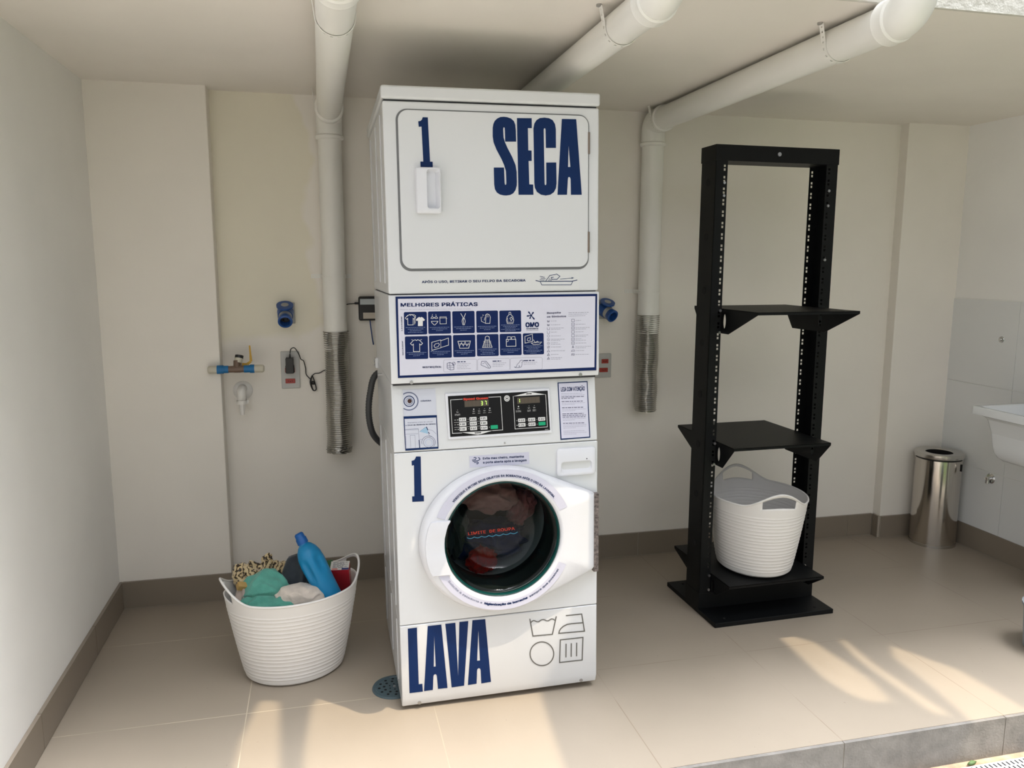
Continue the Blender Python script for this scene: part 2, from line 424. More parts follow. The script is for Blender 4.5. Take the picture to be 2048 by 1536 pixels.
# ------------------------------------------------------------------ stacked washer and dryer
W, D = .683, .70
mach = thing('stacked_washer_dryer', 'tall white coin-laundry dryer stacked on a front-loading washer with navy SECA and LAVA lettering', 'washing machine',
             (0, 0, 0), (-.0084, -.0117, -.0047))
ML = mach.rotation_euler.to_matrix().to_4x4()
MI = ML.inverted()
CPl = MI @ CP
def mplane(px, py, P0, n, off=0.0):
    d = MI.to_3x3() @ ray(px, py); t = (P0 - CPl).dot(n) / d.dot(n); return CPl + d * t + n * off
NF = Vector((0, -1, 0))
def front(ox, oy, scl, y=-.0006, step=.00035):
    P0 = Vector((0, y, 0))
    return lambda u, v, L: mplane(ox + u / scl, oy + v / scl, P0, NF, L * step)
MB().box(.006, W - .006, .012, D - .01, .02, 1.99).build('cabinet_core', MDK, mach)
# dryer shell
b = MB().box(0, W, 0, D, 1.388, 1.963)
b.build('dryer_cabinet', MW, mach, bevel=.006)
b = MB().box(-.004, W + .003, -.004, D + .05, 1.968, 2.008)
b.build('lid', MW, mach, bevel=.008, seg=3)
b = MB().prism([(0, 1.385), (-.004, 1.380), (-.006, 1.13), (.0, 1.108), (.03, 1.106), (D, 1.106), (D, 1.385)], lambda y, z: (-.001, y, z), lambda y, z: (W + .001, y, z))
b.build('control_box', MW, mach, bevel=.006)
# washer shell
b = MB().prism([(0, .8865), (.030, 1.103), (D, 1.103), (D, .8865)], lambda y, z: (0, y, z), lambda y, z: (W, y, z))
b.build('washer_console', MW, mach, bevel=.005)
# washer front panel with the round door opening
CX, CZ = .343, .582
def shell_with_hole():
    b = MB(); n = 72; R = .205; x0, x1, z0, z1 = 0, W, .3045, .8845
    out = []; inn = []
    for k in range(n):
        a = 2 * PI * k / n; c, s = math.cos(a), math.sin(a)
        t = min([(x1 - CX) / c if c > 1e-6 else 9, (x0 - CX) / c if c < -1e-6 else 9, (z1 - CZ) / s if s > 1e-6 else 9, (z0 - CZ) / s if s < -1e-6 else 9])
        out.append((CX + c * t, CZ + s * t)); inn.append((CX + R * c, CZ + R * s))
    for cx, cz in ((x0, z0), (x1, z0), (x1, z1), (x0, z1)):
        i = min(range(n), key=lambda i: (out[i][0] - cx) ** 2 + (out[i][1] - cz) ** 2); out[i] = (cx, cz)
    b.grid([[(p[0], .4, p[1]) for p in inn], [(p[0], 0, p[1]) for p in inn], [(p[0], 0, p[1]) for p in out], [(p[0], D, p[1]) for p in out]], True)
    return b
b = shell_with_hole(); b.build('washer_cabinet', MW, mach, bevel=.004)
bpy.data.objects['cabinet_core'].data.clear_geometry()
b = MB()
for (z0, z1, y0) in ((.025, .30, .008), (.88, 1.10, .04), (1.10, 1.99, .012)): b.box(.006, W - .006, y0, D - .01, z0, z1)
b.box(.006, .03, .012, D - .01, .3, .9); b.box(W - .03, W - .006, .012, D - .01, .3, .9); b.box(.006, W - .006, D - .1, D - .01, .3, .9)
o = bpy.data.objects['cabinet_core']; me = bpy.data.meshes.new('cabinet_core'); me.from_pydata(b.v, [], b.f); me.materials.append(MDK); o.data = me
# lower front panel with sloped kick
b = MB().prism([(0, .3025), (0, .045), (.010, .014), (D, .014), (D, .3025)], lambda y, z: (0, y, z), lambda y, z: (W, y, z))
b.build('lower_panel', MW, mach, bevel=.004)
for x in (.05, W - .05):
    for y in (.12, D - .06):
        MB().cyl((x, y, -.02 + (0 if x < .3 else .012)), (x, y, .03), .018, 16).build('foot', MDK, mach)
# pressed beads on the left and right side sheets
for x, sg in ((0, -1), (W, 1)):
    for (z0, z1) in ((1.42, 1.94), (.33, .86), (.06, .28)):
        for y in (.11, .33, .60):
            MB().box(min(x, x + sg * .0025), max(x, x + sg * .0025), y, y + .006, z0, z1).build('side_bead', MW, mach, bevel=.001)
b = MB().box(-.012, 0, .60, .645, 1.085, 1.125); b.build('stacking_bracket', MW, mach, bevel=.003)
for y, z in ((.62, 1.112), (.61, 1.098), (.42, 1.085)):
    MB().cyl((-.016, y, z), (0, y, z), .005, 10).build('screw', STEEL, mach)
# dryer door
pr_ = rrect(.0385, .6485, 1.4575, 1.9405, .034, 8)
b = MB().prism(pr_, lambda x, z: (x, -.0012, z), lambda x, z: (x, .002, z)); b.build('door_seal', MSEAL, mach)
pd = rrect(.045, .6445, 1.4655, 1.9365, .03, 8)
door = MB().prism(pd, lambda x, z: (x, -.006, z), lambda x, z: (x, .001, z)).build('dryer_door', MW, mach, bevel=.002)
C1 = front(720, 150, 3.4137, y=-.0064)
A = Art(C1)
A.poly([(1066, 455), (1064, 380), (1060, 340), (1050, 314), (1030, 297), (1005, 288), (982, 285), (958, 287), (937, 297), (920, 313), (910, 335), (906, 360), (906, 420), (912, 460), (932, 510), (965, 572), (984, 615), (996, 655), (999, 735), (998, 746), (993, 751), (989, 746), (987, 735), (983, 632), (913, 632), (916, 745), (921, 780), (935, 803), (955, 816), (980, 822), (1000, 823), (1025, 819), (1046, 808), (1062, 785), (1070, 755), (1071, 730), (1069, 660), (1062, 615), (1038, 558), (1008, 500), (990, 460), (980, 428), (977, 370), (979, 360), (983, 357), (988, 362), (989, 375), (991, 455)], 0)
A.poly([(1071, 294), (1172, 295), (1173, 363), (1146, 363), (1149, 515), (1171, 516), (1172, 587), (1151, 587), (1156, 747), (1182, 748), (1184, 818), (1082, 818)], 0)
A.poly([(1338, 498), (1337, 370), (1331, 335), (1315, 308), (1290, 295), (1260, 291), (1228, 294), (1205, 308), (1190, 332), (1184, 365), (1190, 735), (1194, 770), (1208, 798), (1235, 817), (1268, 823), (1300, 817), (1324, 800), (1338, 772), (1342, 740), (1340, 597), (1271, 598), (1272, 740), (1270, 750), (1266, 752), (1262, 750), (1260, 740), (1254, 375), (1256, 366), (1260, 363), (1265, 366), (1267, 375), (1269, 498)], 0)
A.poly([(1378, 300), (1476, 302), (1514, 818), (1440, 818), (1438, 712), (1434, 700), (1427, 696), (1421, 700), (1419, 712), (1413, 818), (1348, 818)], 0, hole=[(1424, 482), (1436, 628), (1420, 628)])
A.build('lettering', [NAVY], door)
A = Art(C1)
A.poly([(428, 288), (463, 289), (478, 592), (496, 592), (497, 634), (413, 634), (412, 591), (432, 591), (420, 352), (401, 354), (397, 316), (412, 314), (422, 305)], 0)
A.build('digit', [NAVY], door)
def recess_piece(x0, x1, z0, z1, hx0, hx1, hz0, hz1, y0, y1, r, hr, dy, slope, name, parent, m):
    o = rrect(x0, x1, z0, z1, r, 6); o2 = rrect(x0 + .003, x1 - .003, z0 + .003, z1 - .003, r, 6)
    h = rrect(hx0, hx1, hz0, hz1, hr, 6)
    hb = rrect(hx0 + slope[0], hx1 - slope[1], hz0 + slope[2], hz1 - slope[3], hr * .8, 6)
    b = MB(); b.grid([[(p[0], y0, p[1]) for p in o], [(p[0], y1 + .003, p[1]) for p in o], [(p[0], y1, p[1]) for p in o2], [(p[0], y1, p[1]) for p in h], [(p[0], y1 + dy, p[1]) for p in hb]], True)
    n = len(o); L = 4 * n; b.f.append([L + i for i in range(n)]); b.m.append(0)
    return b.build(name, m, parent, smooth=True, angle=50)
recess_piece(.092, .168, 1.632, 1.768, .124, .163, 1.645, 1.763, -.006, -.030, .007, .009, .023, (.003, .010, .006, .006), 'handle', door, MW2)
for z0, z1 in ((1.821, 1.887), (1.511, 1.577)):
    MB().cyl((.6465, -.006, z0), (.6465, -.006, z1), .0035, 10).box(.6465, .651, -.003, 0, z0, z1).build('hinge', mat('hinge_bronze', (.25, .2, .16), .4, metal=.8), door)
# lint reminder sticker
A = Art(front(830, 540, 6.0235, y=-.0006))
A.poly([(48, 30), (1975, 8), (1978, 235), (48, 262)], 1, 0)
A.text('APÓS O USO, RETIRAR O SEU FELPO DA SECADORA', 82, 158, 1332, 138, 38, 0, 1, .028)
for p, wd in (([(1452, 126), (1500, 138), (1890, 136), (1955, 120)], 9), ([(1508, 140), (1528, 180), (1880, 178), (1900, 138)], 7),
              ([(1575, 132), (1625, 65), (1690, 55), (1705, 48), (1745, 75), (1712, 112), (1650, 112), (1640, 90), (1670, 85)], 7), ([(1620, 98), (1608, 134)], 5), ([(1632, 105), (1625, 134)], 5), ([(1646, 110), (1642, 134)], 5),
              ([(1503, 76), (1562, 88)], 6), ([(1512, 98), (1572, 106)], 6), ([(1502, 118), (1558, 122)], 6), ([(1748, 110), (1890, 98)], 6)):
    A.stroke(p, wd, 0)
A.poly([(1885, 88), (1918, 94), (1888, 106)], 0)
A.build('lint_sticker', [NAVY, STK], mach)

# poster of good practice
NV2 = mat('poster_navy', (.002, .014, .085), .55, spec=.2)
PW = mat('poster_paper', (.68, .68, .78), .35)
S1 = 8.532
A = Art(front(790, 590, S1, y=-.0068))
A.poly([(8, 28), (3450, -20), (3436, 1285), (50, 1418)], 0, 0)
A.poly([(48, 66), (3418, 20), (3402, 1232), (82, 1376)], 1, 1)
A.text('MELHORES PRÁTICAS', 95, 198, 1410, 185, 82, 0, 2, .03)
A.text('Regras de ouro que simplificam e cuidam bem de suas roupas', 92, 256, 1290, 244, 24, 3, 2)
A.text('LAVAGEM', 128, 612, 120, 368, 26, 0, 2, .02); A.text('SECAGEM', 146, 1028, 136, 786, 26, 0, 2, .02)
tiles = {}
def tl(i, j): # tile quad: i column 0..5, j row
    xs0 = [150, 562, 975, 1383, 1778, 2176]; wx = [392, 386, 380, 372, 370, 356]
    x = xs0[i] + (18 if j else 0) * (1 - i / 6); y = [292, 282, 278, 272, 268, 264][i] + (416 - i * 5 if j else 0); return x, y, wx[i], 388 - i * 5
TT = []
for j in (0, 1):
    for i in range(6):
        if j == 0 and i == 5: continue
        x, y, ww, hh = tl(i, j); k = 14
        A.poly([(p[0] + (x + ww / 2 - p[0]) * 0 + (p[1] - y) * .02, p[1] - (p[0] - x) * .02) for p in [(q[0], q[1]) for q in rrect(x, x + ww, y, y + hh, 22, 4)]], 0, 2)
        TT.append((i, j, x, y, ww, hh))
def tw(i, j, pts, wd=8, mi=2, closed=False):  # icon strokes, coordinates 0..100 within the tile
    x, y, ww, hh = tl(i, j)
    A.stroke([(x + a * ww / 100 + b_ * .07, y + b_ * hh / 100 - a * .07) for a, b_ in pts], wd, mi, 3, closed)
def tp(i, j, pts, mi=2):
    x, y, ww, hh = tl(i, j); A.poly([(x + a * ww / 100, y + b_ * hh / 100) for a, b_ in pts], mi, 3)
shirt = lambda cx, cy, s: [(cx + a * s, cy + b_ * s) for a, b_ in ((-14, -22), (-5, -26), (0, -22), (5, -26), (14, -22), (25, -10), (18, -3), (13, -8), (13, 24), (-13, 24), (-13, -8), (-18, -3), (-25, -10))]
tw(0, 0, shirt(28, 35, .9), closed=True); tw(0, 0, [(10, 22), (25, 10), (45, 12), (52, 18), (45, 28)], 7); tw(0, 0, [(44, 30), (46, 55)], 6); tw(0, 0, [(49, 32), (49, 50)], 6); tp(0, 0, shirt(72, 42, .8))
tw(1, 0, [(12, 30), (18, 22), (27, 30), (36, 22), (43, 30), (34, 32), (27, 27), (20, 32)], 7, closed=True); tw(1, 0, [(18, 22), (20, 12)], 5); tw(1, 0, [(36, 22), (34, 12)], 5)
tw(1, 0, [(14, 44), (43, 44), (40, 50), (30, 60), (26, 60), (16, 50)], 8, closed=True); tw(1, 0, [(52, 25), (80, 25), (80, 56), (52, 56)], 7, closed=True); tw(1, 0, [(52, 30), (80, 30), (84, 34)], 5)
tw(2, 0, [(38, 10), (48, 28), (50, 60)], 9); tw(2, 0, [(60, 10), (53, 28), (51, 36)], 9); tw(2, 0, [(46, 34), (55, 34), (58, 46), (54, 62), (47, 62), (43, 46)], 7, closed=True)
tw(3, 0, [(42, 58), (44, 30), (42, 20), (50, 14), (60, 18), (65, 30), (62, 58)], 8, closed=True); tw(3, 0, [(48, 18), (49, 30)], 5); tw(3, 0, [(54, 16), (55, 30)], 5); tw(3, 0, [(22, 28), (24, 48), (40, 56)], 7); tw(3, 0, [(40, 30), (36, 44)], 7); tw(3, 0, [(30, 18), (33, 22)], 10); tw(3, 0, [(27, 27), (29, 29)], 9)
tw(4, 0, [(45, 8), (52, 8), (54, 20), (62, 28), (66, 45), (62, 60), (36, 60), (32, 45), (36, 28), (44, 20)], 8, closed=True); tw(4, 0, [(43, 18), (55, 18)], 7); tw(4, 0, [(48, 36), (56, 30), (60, 40), (54, 48)], 7, closed=True); tw(4, 0, [(38, 34), (38, 54), (60, 54)], 5)
tw(0, 1, shirt(50, 42, 1.05), 9, closed=True); tw(0, 1, [(28, 14), (40, 18)], 5); tw(0, 1, [(74, 14), (62, 18)], 5)
tw(1, 1, [(12, 30), (52, 20), (52, 55), (12, 66)], 8, closed=True); tw(1, 1, [(52, 24), (86, 12), (86, 44), (52, 54)], 8, closed=True); tw(1, 1, [(22, 46), (28, 37), (42, 34), (46, 40), (40, 50), (26, 54)], 7, closed=True)
tw(2, 1, [(22, 28), (30, 60), (70, 60), (78, 28)], 9, closed=True); tw(2, 1, [(30, 50), (38, 34), (46, 50), (54, 32), (62, 50), (70, 36)], 7); tw(2, 1, [(28, 40), (72, 44)], 6)
tw(3, 1, [(38, 26), (26, 60), (70, 60), (58, 26)], 8, closed=True); tw(3, 1, [(38, 26), (40, 12), (48, 8), (57, 12), (58, 26)], 8)
for yy in (32, 39, 46, 53): tw(3, 1, [(30, yy), (66, yy)], 5)
for xx in (38, 48, 58): tw(3, 1, [(xx, 28), (xx, 60)], 5)
tw(4, 1, [(30, 26), (74, 26), (74, 58), (30, 58)], 9, closed=True); tw(4, 1, [(34, 26), (36, 14), (50, 14), (52, 24)], 8); tw(4, 1, [(54, 24), (56, 14), (70, 14), (72, 26)], 8); tw(4, 1, [(30, 38), (40, 34), (40, 26)], 6)
tw(5, 1, [(10, 14), (46, 4), (46, 38), (10, 46)], 8, closed=True); tw(5, 1, [(20, 32), (24, 22), (36, 20), (36, 32), (26, 36)], 7, closed=True); tw(5, 1, [(40, 46), (90, 42), (80, 52), (50, 54)], 7, closed=True); tw(5, 1, [(50, 30), (58, 44), (70, 38), (76, 44)], 7)
for (i, j, x, y, ww, hh) in TT:
    nrow = {(0, 0): 4, (4, 0): 5, (3, 1): 4, (5, 1): 6}.get((i, j), 3); y0 = y + hh * ({(4, 0): .665, (5, 1): .595}.get((i, j), .71 if nrow == 3 else .68)); st_ = 25 if nrow > 4 else 28
    for r in range(nrow):
        mg = .06 + .09 * ((r * 7 + i * 3) % 3) + (.1 if r == nrow - 1 else 0)
        A.lines(x + ww * mg + 8, y0 + r * st_, x + ww * (1 - mg), y0 + r * st_ - 6, 7, 4, 3, seed=i * 10 + j + r * 3)
A.text('RESTRIÇÕES:', 470, 1245, 792, 1238, 34, 0, 2, .035)
for (x0, x1, y0) in ((830, 1392, 1108), (1410, 1955, 1094), (1968, 2510, 1078)):
    A.stroke([(p[0], p[1] - (p[0] - x0) * .028) for p in rrect(x0, x1, y0, y0 + 205, 24, 4)], 5, 3, 2, True)
A.stroke([(890, 1165), (935, 1150), (985, 1170), (1005, 1200), (1005, 1270), (945, 1280), (890, 1250)], 7, 0, 2, True); A.stroke([(935, 1150), (940, 1278)], 6, 0, 2); A.stroke([(890, 1195), (935, 1208), (1000, 1200)], 5, 0, 2); A.stroke([(890, 1225), (940, 1240), (1004, 1230)], 5, 0, 2); A.circle(1003, 1170, 25, 6, 0, 2); A.stroke([(990, 1185), (1015, 1155)], 5, 0, 2)
A.stroke([(1465, 1190), (1480, 1130), (1555, 1130), (1570, 1150), (1632, 1225), (1620, 1250), (1590, 1248), (1470, 1195)], 7, 0, 2, True); A.stroke([(1490, 1175), (1540, 1150), (1600, 1240)], 5, 0, 2)
A.stroke([(2034, 1222), (2046, 1234), (2068, 1226), (2084, 1186), (2120, 1150), (2138, 1116), (2160, 1110), (2192, 1120), (2180, 1140), (2166, 1146), (2168, 1180), (2156, 1226), (2128, 1236), (2058, 1238), (2040, 1232)], 6, 0, 2); A.stroke([(2110, 1196), (2130, 1216), (2108, 1230)], 5, 0, 2)
for bx, n in ((1060, 5), (1665, 4), (2195, 3)):
    A.lines(bx, 1140 - (bx - 1060) * .018, bx + 115 + (30 if n > 3 else 70), 1138 - (bx - 1060) * .02, 15, 0, 2, seed=int(bx))
    for r in range(1, n): A.lines(bx, 1143 + r * 29 - (bx - 1060) * .018, bx + 170 + 60 * ((r * 5) % 3) / 2, 1139 + r * 29 - (bx - 1060) * .02, 8, 3, 2, seed=int(bx) + r)
def B2(u, v): return ((u / 9.033 + 200) * S1, v / 9.033 * S1)
def bt(t, x0, y0, x1, y1, h, mi, bold=0): A.text(t, *B2(x0, y0), *B2(x1, y1), h * S1 / 9.033, mi, 2, bold)
def bs(pts, wd, mi, closed=False): A.stroke([B2(*p) for p in pts], wd, mi, 2, closed)
bt('OMO', 550, 580, 795, 573, 112, 0, .05)
bt('lavanderia', 566, 618, 780, 612, 30, 0, .03); bt('compartilhada', 566, 645, 780, 640, 24, 0)
for a, r0, r1 in ((235, 14, 92), (305, 14, 80), (350, 14, 0), (50, 14, 100), (112, 14, 70), (172, 14, 85)):
    if r1:
        ca, sa = math.cos(math.radians(a)), math.sin(math.radians(a)); c = (652, 370)
        pts = [(c[0] + ca * r0 - sa * 5, c[1] + sa * r0 + ca * 5), (c[0] + ca * r1 * .8 - sa * 15, c[1] + sa * r1 * .8 + ca * 15), (c[0] + ca * r1, c[1] + sa * r1), (c[0] + ca * r1 * .8 + sa * 15, c[1] + sa * r1 * .8 - ca * 15), (c[0] + ca * r0 + sa * 5, c[1] + sa * r0 - ca * 5)]
        A.poly([B2(*p) for p in pts], 0, 2)
A.circle(*B2(652, 370), 18, 0, 0, 2)
bt('Respeite', 938, 340, 1190, 332, 42, 5, .035); bt('os Símbolos', 935, 408, 1284, 398, 42, 5, .035)
for r in range(3): A.lines(*B2(1325, 322 + r * 30), *B2(1690 - r * 30, 312 + r * 30), 10 if r == 0 else 7, 3, 2, seed=r + 70)
for r in range(11):
    y = 472 + r * 67; cx = 965
    if r in (2, 3): bs([(cx - 24, y - 20), (cx - 18, y + 24), (cx + 18, y + 22), (cx + 24, y - 22)], 6, 5)
    elif r in (4, 5, 6, 7):
        A.circle(*B2(cx, y), 20, 5, 5, 2)
        if r > 4: bs([(cx - 8, y - 8), (cx + 8, y + 8)], 5, 5)
        if r == 7: bs([(cx - 20, y + 20), (cx + 20, y - 20)], 5, 5)
    elif r > 7:
        bs([(cx - 22, y + 20), (cx, y - 22), (cx + 22, y + 18)], 6, 5, True)
        if r > 8: bs([(cx - 16, y + 14), (cx + 14, y - 4)], 5, 5)
    else: bs([(cx - 24, y - 12), (cx + 20, y + 14)], 7, 5); bs([(cx - 20, y + 14), (cx + 24, y - 12)], 7, 5); bs([(cx - 22, y - 16), (cx - 16, y + 18), (cx + 16, y + 16)], 5, 5)
    A.lines(*B2(1010, y - (8 if r in (2, 5, 6, 10) else 0)), *B2(1110 + (r * 67) % 190, y - 4 - (8 if r in (2, 5, 6, 10) else 0)), 8, 3, 2, seed=r + 90)
    if r in (2, 5, 6, 10): A.lines(*B2(1010, y + 18), *B2(1180, y + 14), 8, 3, 2, seed=r + 91)
for r in range(10):
    y = 462 + r * 68; cx = 1407
    if r < 7:
        bs([(cx - 24, y - 23), (cx + 24, y - 24), (cx + 24, y + 22), (cx - 24, y + 23)], 6, 5, True)
        if r in (1, 2, 5, 6): bs([(cx - 14, y), (cx + 14, y)], 5, 5)
    elif r == 7: bs([(cx - 16, y + 22), (cx, y - 22), (cx + 16, y + 20)], 9, 5); bs([(cx - 10, y + 8), (cx + 10, y + 7)], 6, 5)
    else: bs([(cx - 28, y + 16), (cx - 20, y - 10), (cx + 24, y - 14), (cx + 26, y + 12)], 6, 5, True)
    if r == 9: bs([(cx - 28, y - 14), (cx + 28, y + 14)], 6, 5)
    A.lines(*B2(1452, y - (8 if r in (2, 4, 5, 7) else 0)), *B2(1550 + (r * 83) % 200, y - 5 - (8 if r in (2, 4, 5, 7) else 0)), 8, 3, 2, seed=r + 190)
    if r in (2, 4, 5, 7): A.lines(*B2(1452, y + 18), *B2(1640, y + 14), 8, 3, 2, seed=r + 191)
A.build('instruction_poster', [NV2, PW, WHT, GRYT, mat('poster_small_print', (.22, .28, .46), .5), mat('poster_grey_ink', (.12, .12, .2), .5)], mach)
for px, py in ((823, 765), (1161, 749)):
    p = mplane(px, py, Vector((0, -.004, 0)), NF)
    MB().cyl(p + Vector((0, .004, 0)), p + Vector((0, -.003, 0)), .0055, 12).build('screw', STEEL, mach)

# console face artwork
TC = Vector((0, .030, 1.103 - .8865)).normalized(); NC = Vector((0, -TC.z, TC.y)); PC = Vector((0, -.0004, .8865))
def cons(ox, oy, scl, base=.0006, step=.0003):
    return lambda u, v, L: mplane(ox + u / scl, oy + v / scl, PC, NC, base + L * step)
A = Art(cons(885, 770, 9.102))
frame = MB(); fq = [mplane(885 + u / 9.102, 770 + v / 9.102, PC, NC, 0) for u, v in ((40, 158), (1938, 58), (1985, 868), (105, 990))]
frame.grid([[p for p in fq], [p + NC * .006 for p in fq]], True, True); frame.build('control_frame', MW2, mach, bevel=.002)
A = Art(cons(885, 770, 9.102, base=.0066))
A.poly([(92, 203), (1905, 100), (1948, 820), (137, 945)], 0, 0)
A.stroke([(360, 256), (140, 270), (175, 878), (350, 870)], 9, 1, 1); A.stroke([(900, 830), (1088, 815), (1050, 212), (830, 222)], 9, 1, 1)
A.poly([(345, 862), (905, 828), (700, 890), (640, 902), (560, 895)], 1, 1); A.text('WASHER', 578, 880, 696, 872, 26, 0, 2, .05)
A.stroke([(1278, 202), (1312, 798), (1900, 760), (1868, 170)], 8, 1, 1)
A.poly([(1278, 205), (1560, 130), (1600, 128), (1868, 172)], 1, 1); A.text('DRYER', 1516, 170, 1612, 165, 26, 0, 2, .05)
A.text('Speed Queen', 372, 276, 822, 252, 50, 2, 2, .055)
def quad(x0, y0, x1, sl, h, mi, L=1): A.poly([(x0, y0), (x1, y0 + sl * (x1 - x0)), (x1 + h * .05, y0 + sl * (x1 - x0) + h), (x0 + h * .05, y0 + h)], mi, L)
SL = -.058
def seg7(x, y, s, on):
    K = {'t': [(0, 0), (1, 0)], 'tr': [(1, 0), (1, 1)], 'br': [(1, 1), (1, 2)], 'b': [(0, 2), (1, 2)], 'bl': [(0, 1), (0, 2)], 'tl': [(0, 0), (0, 1)], 'm': [(0, 1), (1, 1)]}
    for k, (a, c) in K.items():
        f = lambda p: (x + p[0] * s * .8 + p[1] * s * .06, y + p[1] * s + p[0] * s * .8 * SL)
        a, c = f(a), f(c); t = .12
        a2 = (a[0] + (c[0] - a[0]) * t, a[1] + (c[1] - a[1]) * t); c2 = (c[0] - (c[0] - a[0]) * t, c[1] - (c[1] - a[1]) * t)
        A.stroke([a2, c2], 10 if k in on else 6, 4 if k in on else 5, 2)
quad(392, 290, 828, SL, 112, 3); quad(1350, 232, 1758, SL, 112, 3)
for k in range(6): seg7(412 + k * 70, 312 + k * 70 * SL, 34, ('t', 'tr', 'm', 'br', 'b') if k == 4 else (('t', 'tr', 'br') if k == 5 else ()))
for k in range(6): seg7(1366 + k * 67, 252 + k * 67 * SL, 34, ('tr', 'br') if k == 0 else ())
# round key lock
A.circle(1165, 243, 52, 0, 1, 1, ry=56); A.circle(1165, 243, 34, 7, 0, 2, ry=37); A.circle(1165, 243, 14, 0, 0, 2)
def btn(x, y, ww=128, hh=66, mi=1, tx=True):
    A.poly([(p[0] + (p[1] - y) * .06, p[1] + (p[0] - x) * SL) for p in rrect(x, x + ww, y, y + hh, 8, 2)], mi, 1)
    if tx:
        A.stroke([(x + 24, y + 16 + 24 * SL), (x + 26, y + 48 + 24 * SL)], 12, 0, 2)
        A.lines(x + 48, y + 26 + 48 * SL, x + 114, y + 26 + 114 * SL, 10, 0, 2, seed=int(x + y)); A.lines(x + 48, y + 44 + 48 * SL, x + 108, y + 44 + 108 * SL, 9, 0, 2, seed=int(x - y))
for r in range(3):
    for c in range(3): btn(293 + c * 190 + r * 5, 597 + r * 86 + c * 190 * SL)
    A.circle(272 + r * 4, 634 + r * 86, 9, 0, 1, 1); A.lines(208 + r * 3, 638 + r * 86, 246 + r * 3, 636 + r * 86, 9, 6, 1, seed=r)
    for c in (1, 2): A.circle(272 + c * 188 + r * 5, 634 + r * 86 + c * 188 * SL, 7, 0, 6, 1)
A.stroke([(205, 682), (780, 650)], 4, 1, 1); A.stroke([(208, 770), (780, 738)], 4, 1, 1)
btn(868, 732, 130, 68, 7, False); A.circle(845, 766, 7, 0, 6, 1)
for r in range(2):
    for c in range(3):
        g = (r == 1 and c == 2); btn(1366 + c * 182 + r * 6 - (0 if not g else 0), 612 + r * 84 + c * 182 * SL * 1.15, 128, 64, 7 if g else 1, not g)
        A.circle(1345 + c * 182 + r * 4, 648 + r * 84 + c * 182 * SL, 8 if c == 0 else 6, 0, 1 if (c == 0 and r == 1) else 6, 1)
for x, y, wide, dot in ((268, 455, 100, 0), (562, 440, 50, 1), (662, 435, 50, 0), (758, 428, 50, 0), (853, 422, 55, 1), (1374, 390, 95, 1), (1566, 380, 60, 0), (1662, 373, 60, 0)):
    A.circle(x, y, 11 if dot else 6, 0, 1 if dot else 6, 1)
    A.stroke([(x - 20, y + 26), (x - 8, y + 48), (x + 4, y + 30), (x + 20, y + 44)], 7, 6, 1); A.lines(x - wide / 2, y + 78, x + wide / 2, y + 74, 9, 6, 1, seed=x)
    if wide > 55: A.lines(x - wide / 2, y + 98, x + wide / 2, y + 94, 9, 6, 1, seed=x + 1)
A.stroke([(1855, 808), (1915, 803)], 5, 1, 1)
A.build('control_panel', [BLK, WHT, RED, DSP, LED, DSPO, mat('print_mid_grey', (.40, .40, .39), .5), GRN], mach)
# camera sticker pair
A = Art(cons(795, 770, 11.377))
A.stroke([(90, 105), (862, 78), (925, 1445), (150, 1475)], 10, 2, 0, True)
A.poly([(118, 112), (855, 85), (895, 682), (140, 712)], 1, 0)
A.circle(258, 370, 208, 26, 3, 1, a0=-128, a1=126, ry=200); A.circle(265, 370, 118, 20, 0, 1); A.circle(265, 372, 80, 9, 3, 1); A.circle(276, 366, 50, 0, 4, 1); A.circle(272, 370, 66, 6, 3, 1)
A.text('CÂMERA', 524, 378, 768, 368, 38, 0, 1, .03)
A.poly([(135, 716), (895, 686), (932, 1446), (178, 1496)], 0, 1)
A.poly([(160, 772), (878, 740), (912, 1404), (192, 1446)], 1, 2)
A.text('Mantenha a tela do celular', 232, 872, 802, 842, 36, 3, 3, 0); A.text('a 15cm de distância da câmera', 182, 930, 862, 896, 36, 0, 3, .02)
for p, wd in (([(172, 1010), (470, 992), (508, 1430)], 6), ([(172, 1028), (470, 1012)], 6), ([(180, 1120), (470, 1105)], 5), ([(285, 1145), (300, 1430)], 5), ([(285, 1145), (395, 1140), (408, 1430)], 5), ([(190, 1160), (205, 1440)], 4),
              ([(500, 1060), (640, 955)], 5), ([(500, 1062), (600, 1035)], 4), ([(700, 1010), (800, 1040), (875, 1110)], 5), ([(690, 1060), (720, 1150), (780, 1170)], 5), ([(500, 1240), (560, 1235)], 5)): A.stroke(p, wd, 3, 3)
A.poly([(500, 1060), (645, 955), (690, 1050), (690, 1110)], 5, 3); A.stroke([(655, 950), (690, 1030)], 18, 0, 4); A.stroke([(700, 1070), (728, 1110)], 14, 0, 4)
A.circle(705, 1300, 155, 9, 3, 4, a0=-200, a1=45, ry=140); A.circle(708, 1305, 118, 8, 3, 4, ry=112); A.circle(710, 1310, 75, 12, 6, 4); A.stroke([(490, 1250), (505, 1430)], 20, 0, 4)
A.build('camera_sticker', [NAVY, mat('sticker_grey_white', (.60, .62, .70), .4), MW2, mat('print_slate', (.13, .15, .25), .5), mat('lens_brown', (.06, .025, .02), .2), mat('print_sky_blue', (.33, .52, .68), .5), mat('print_pale_blue', (.45, .52, .66), .5)], mach)
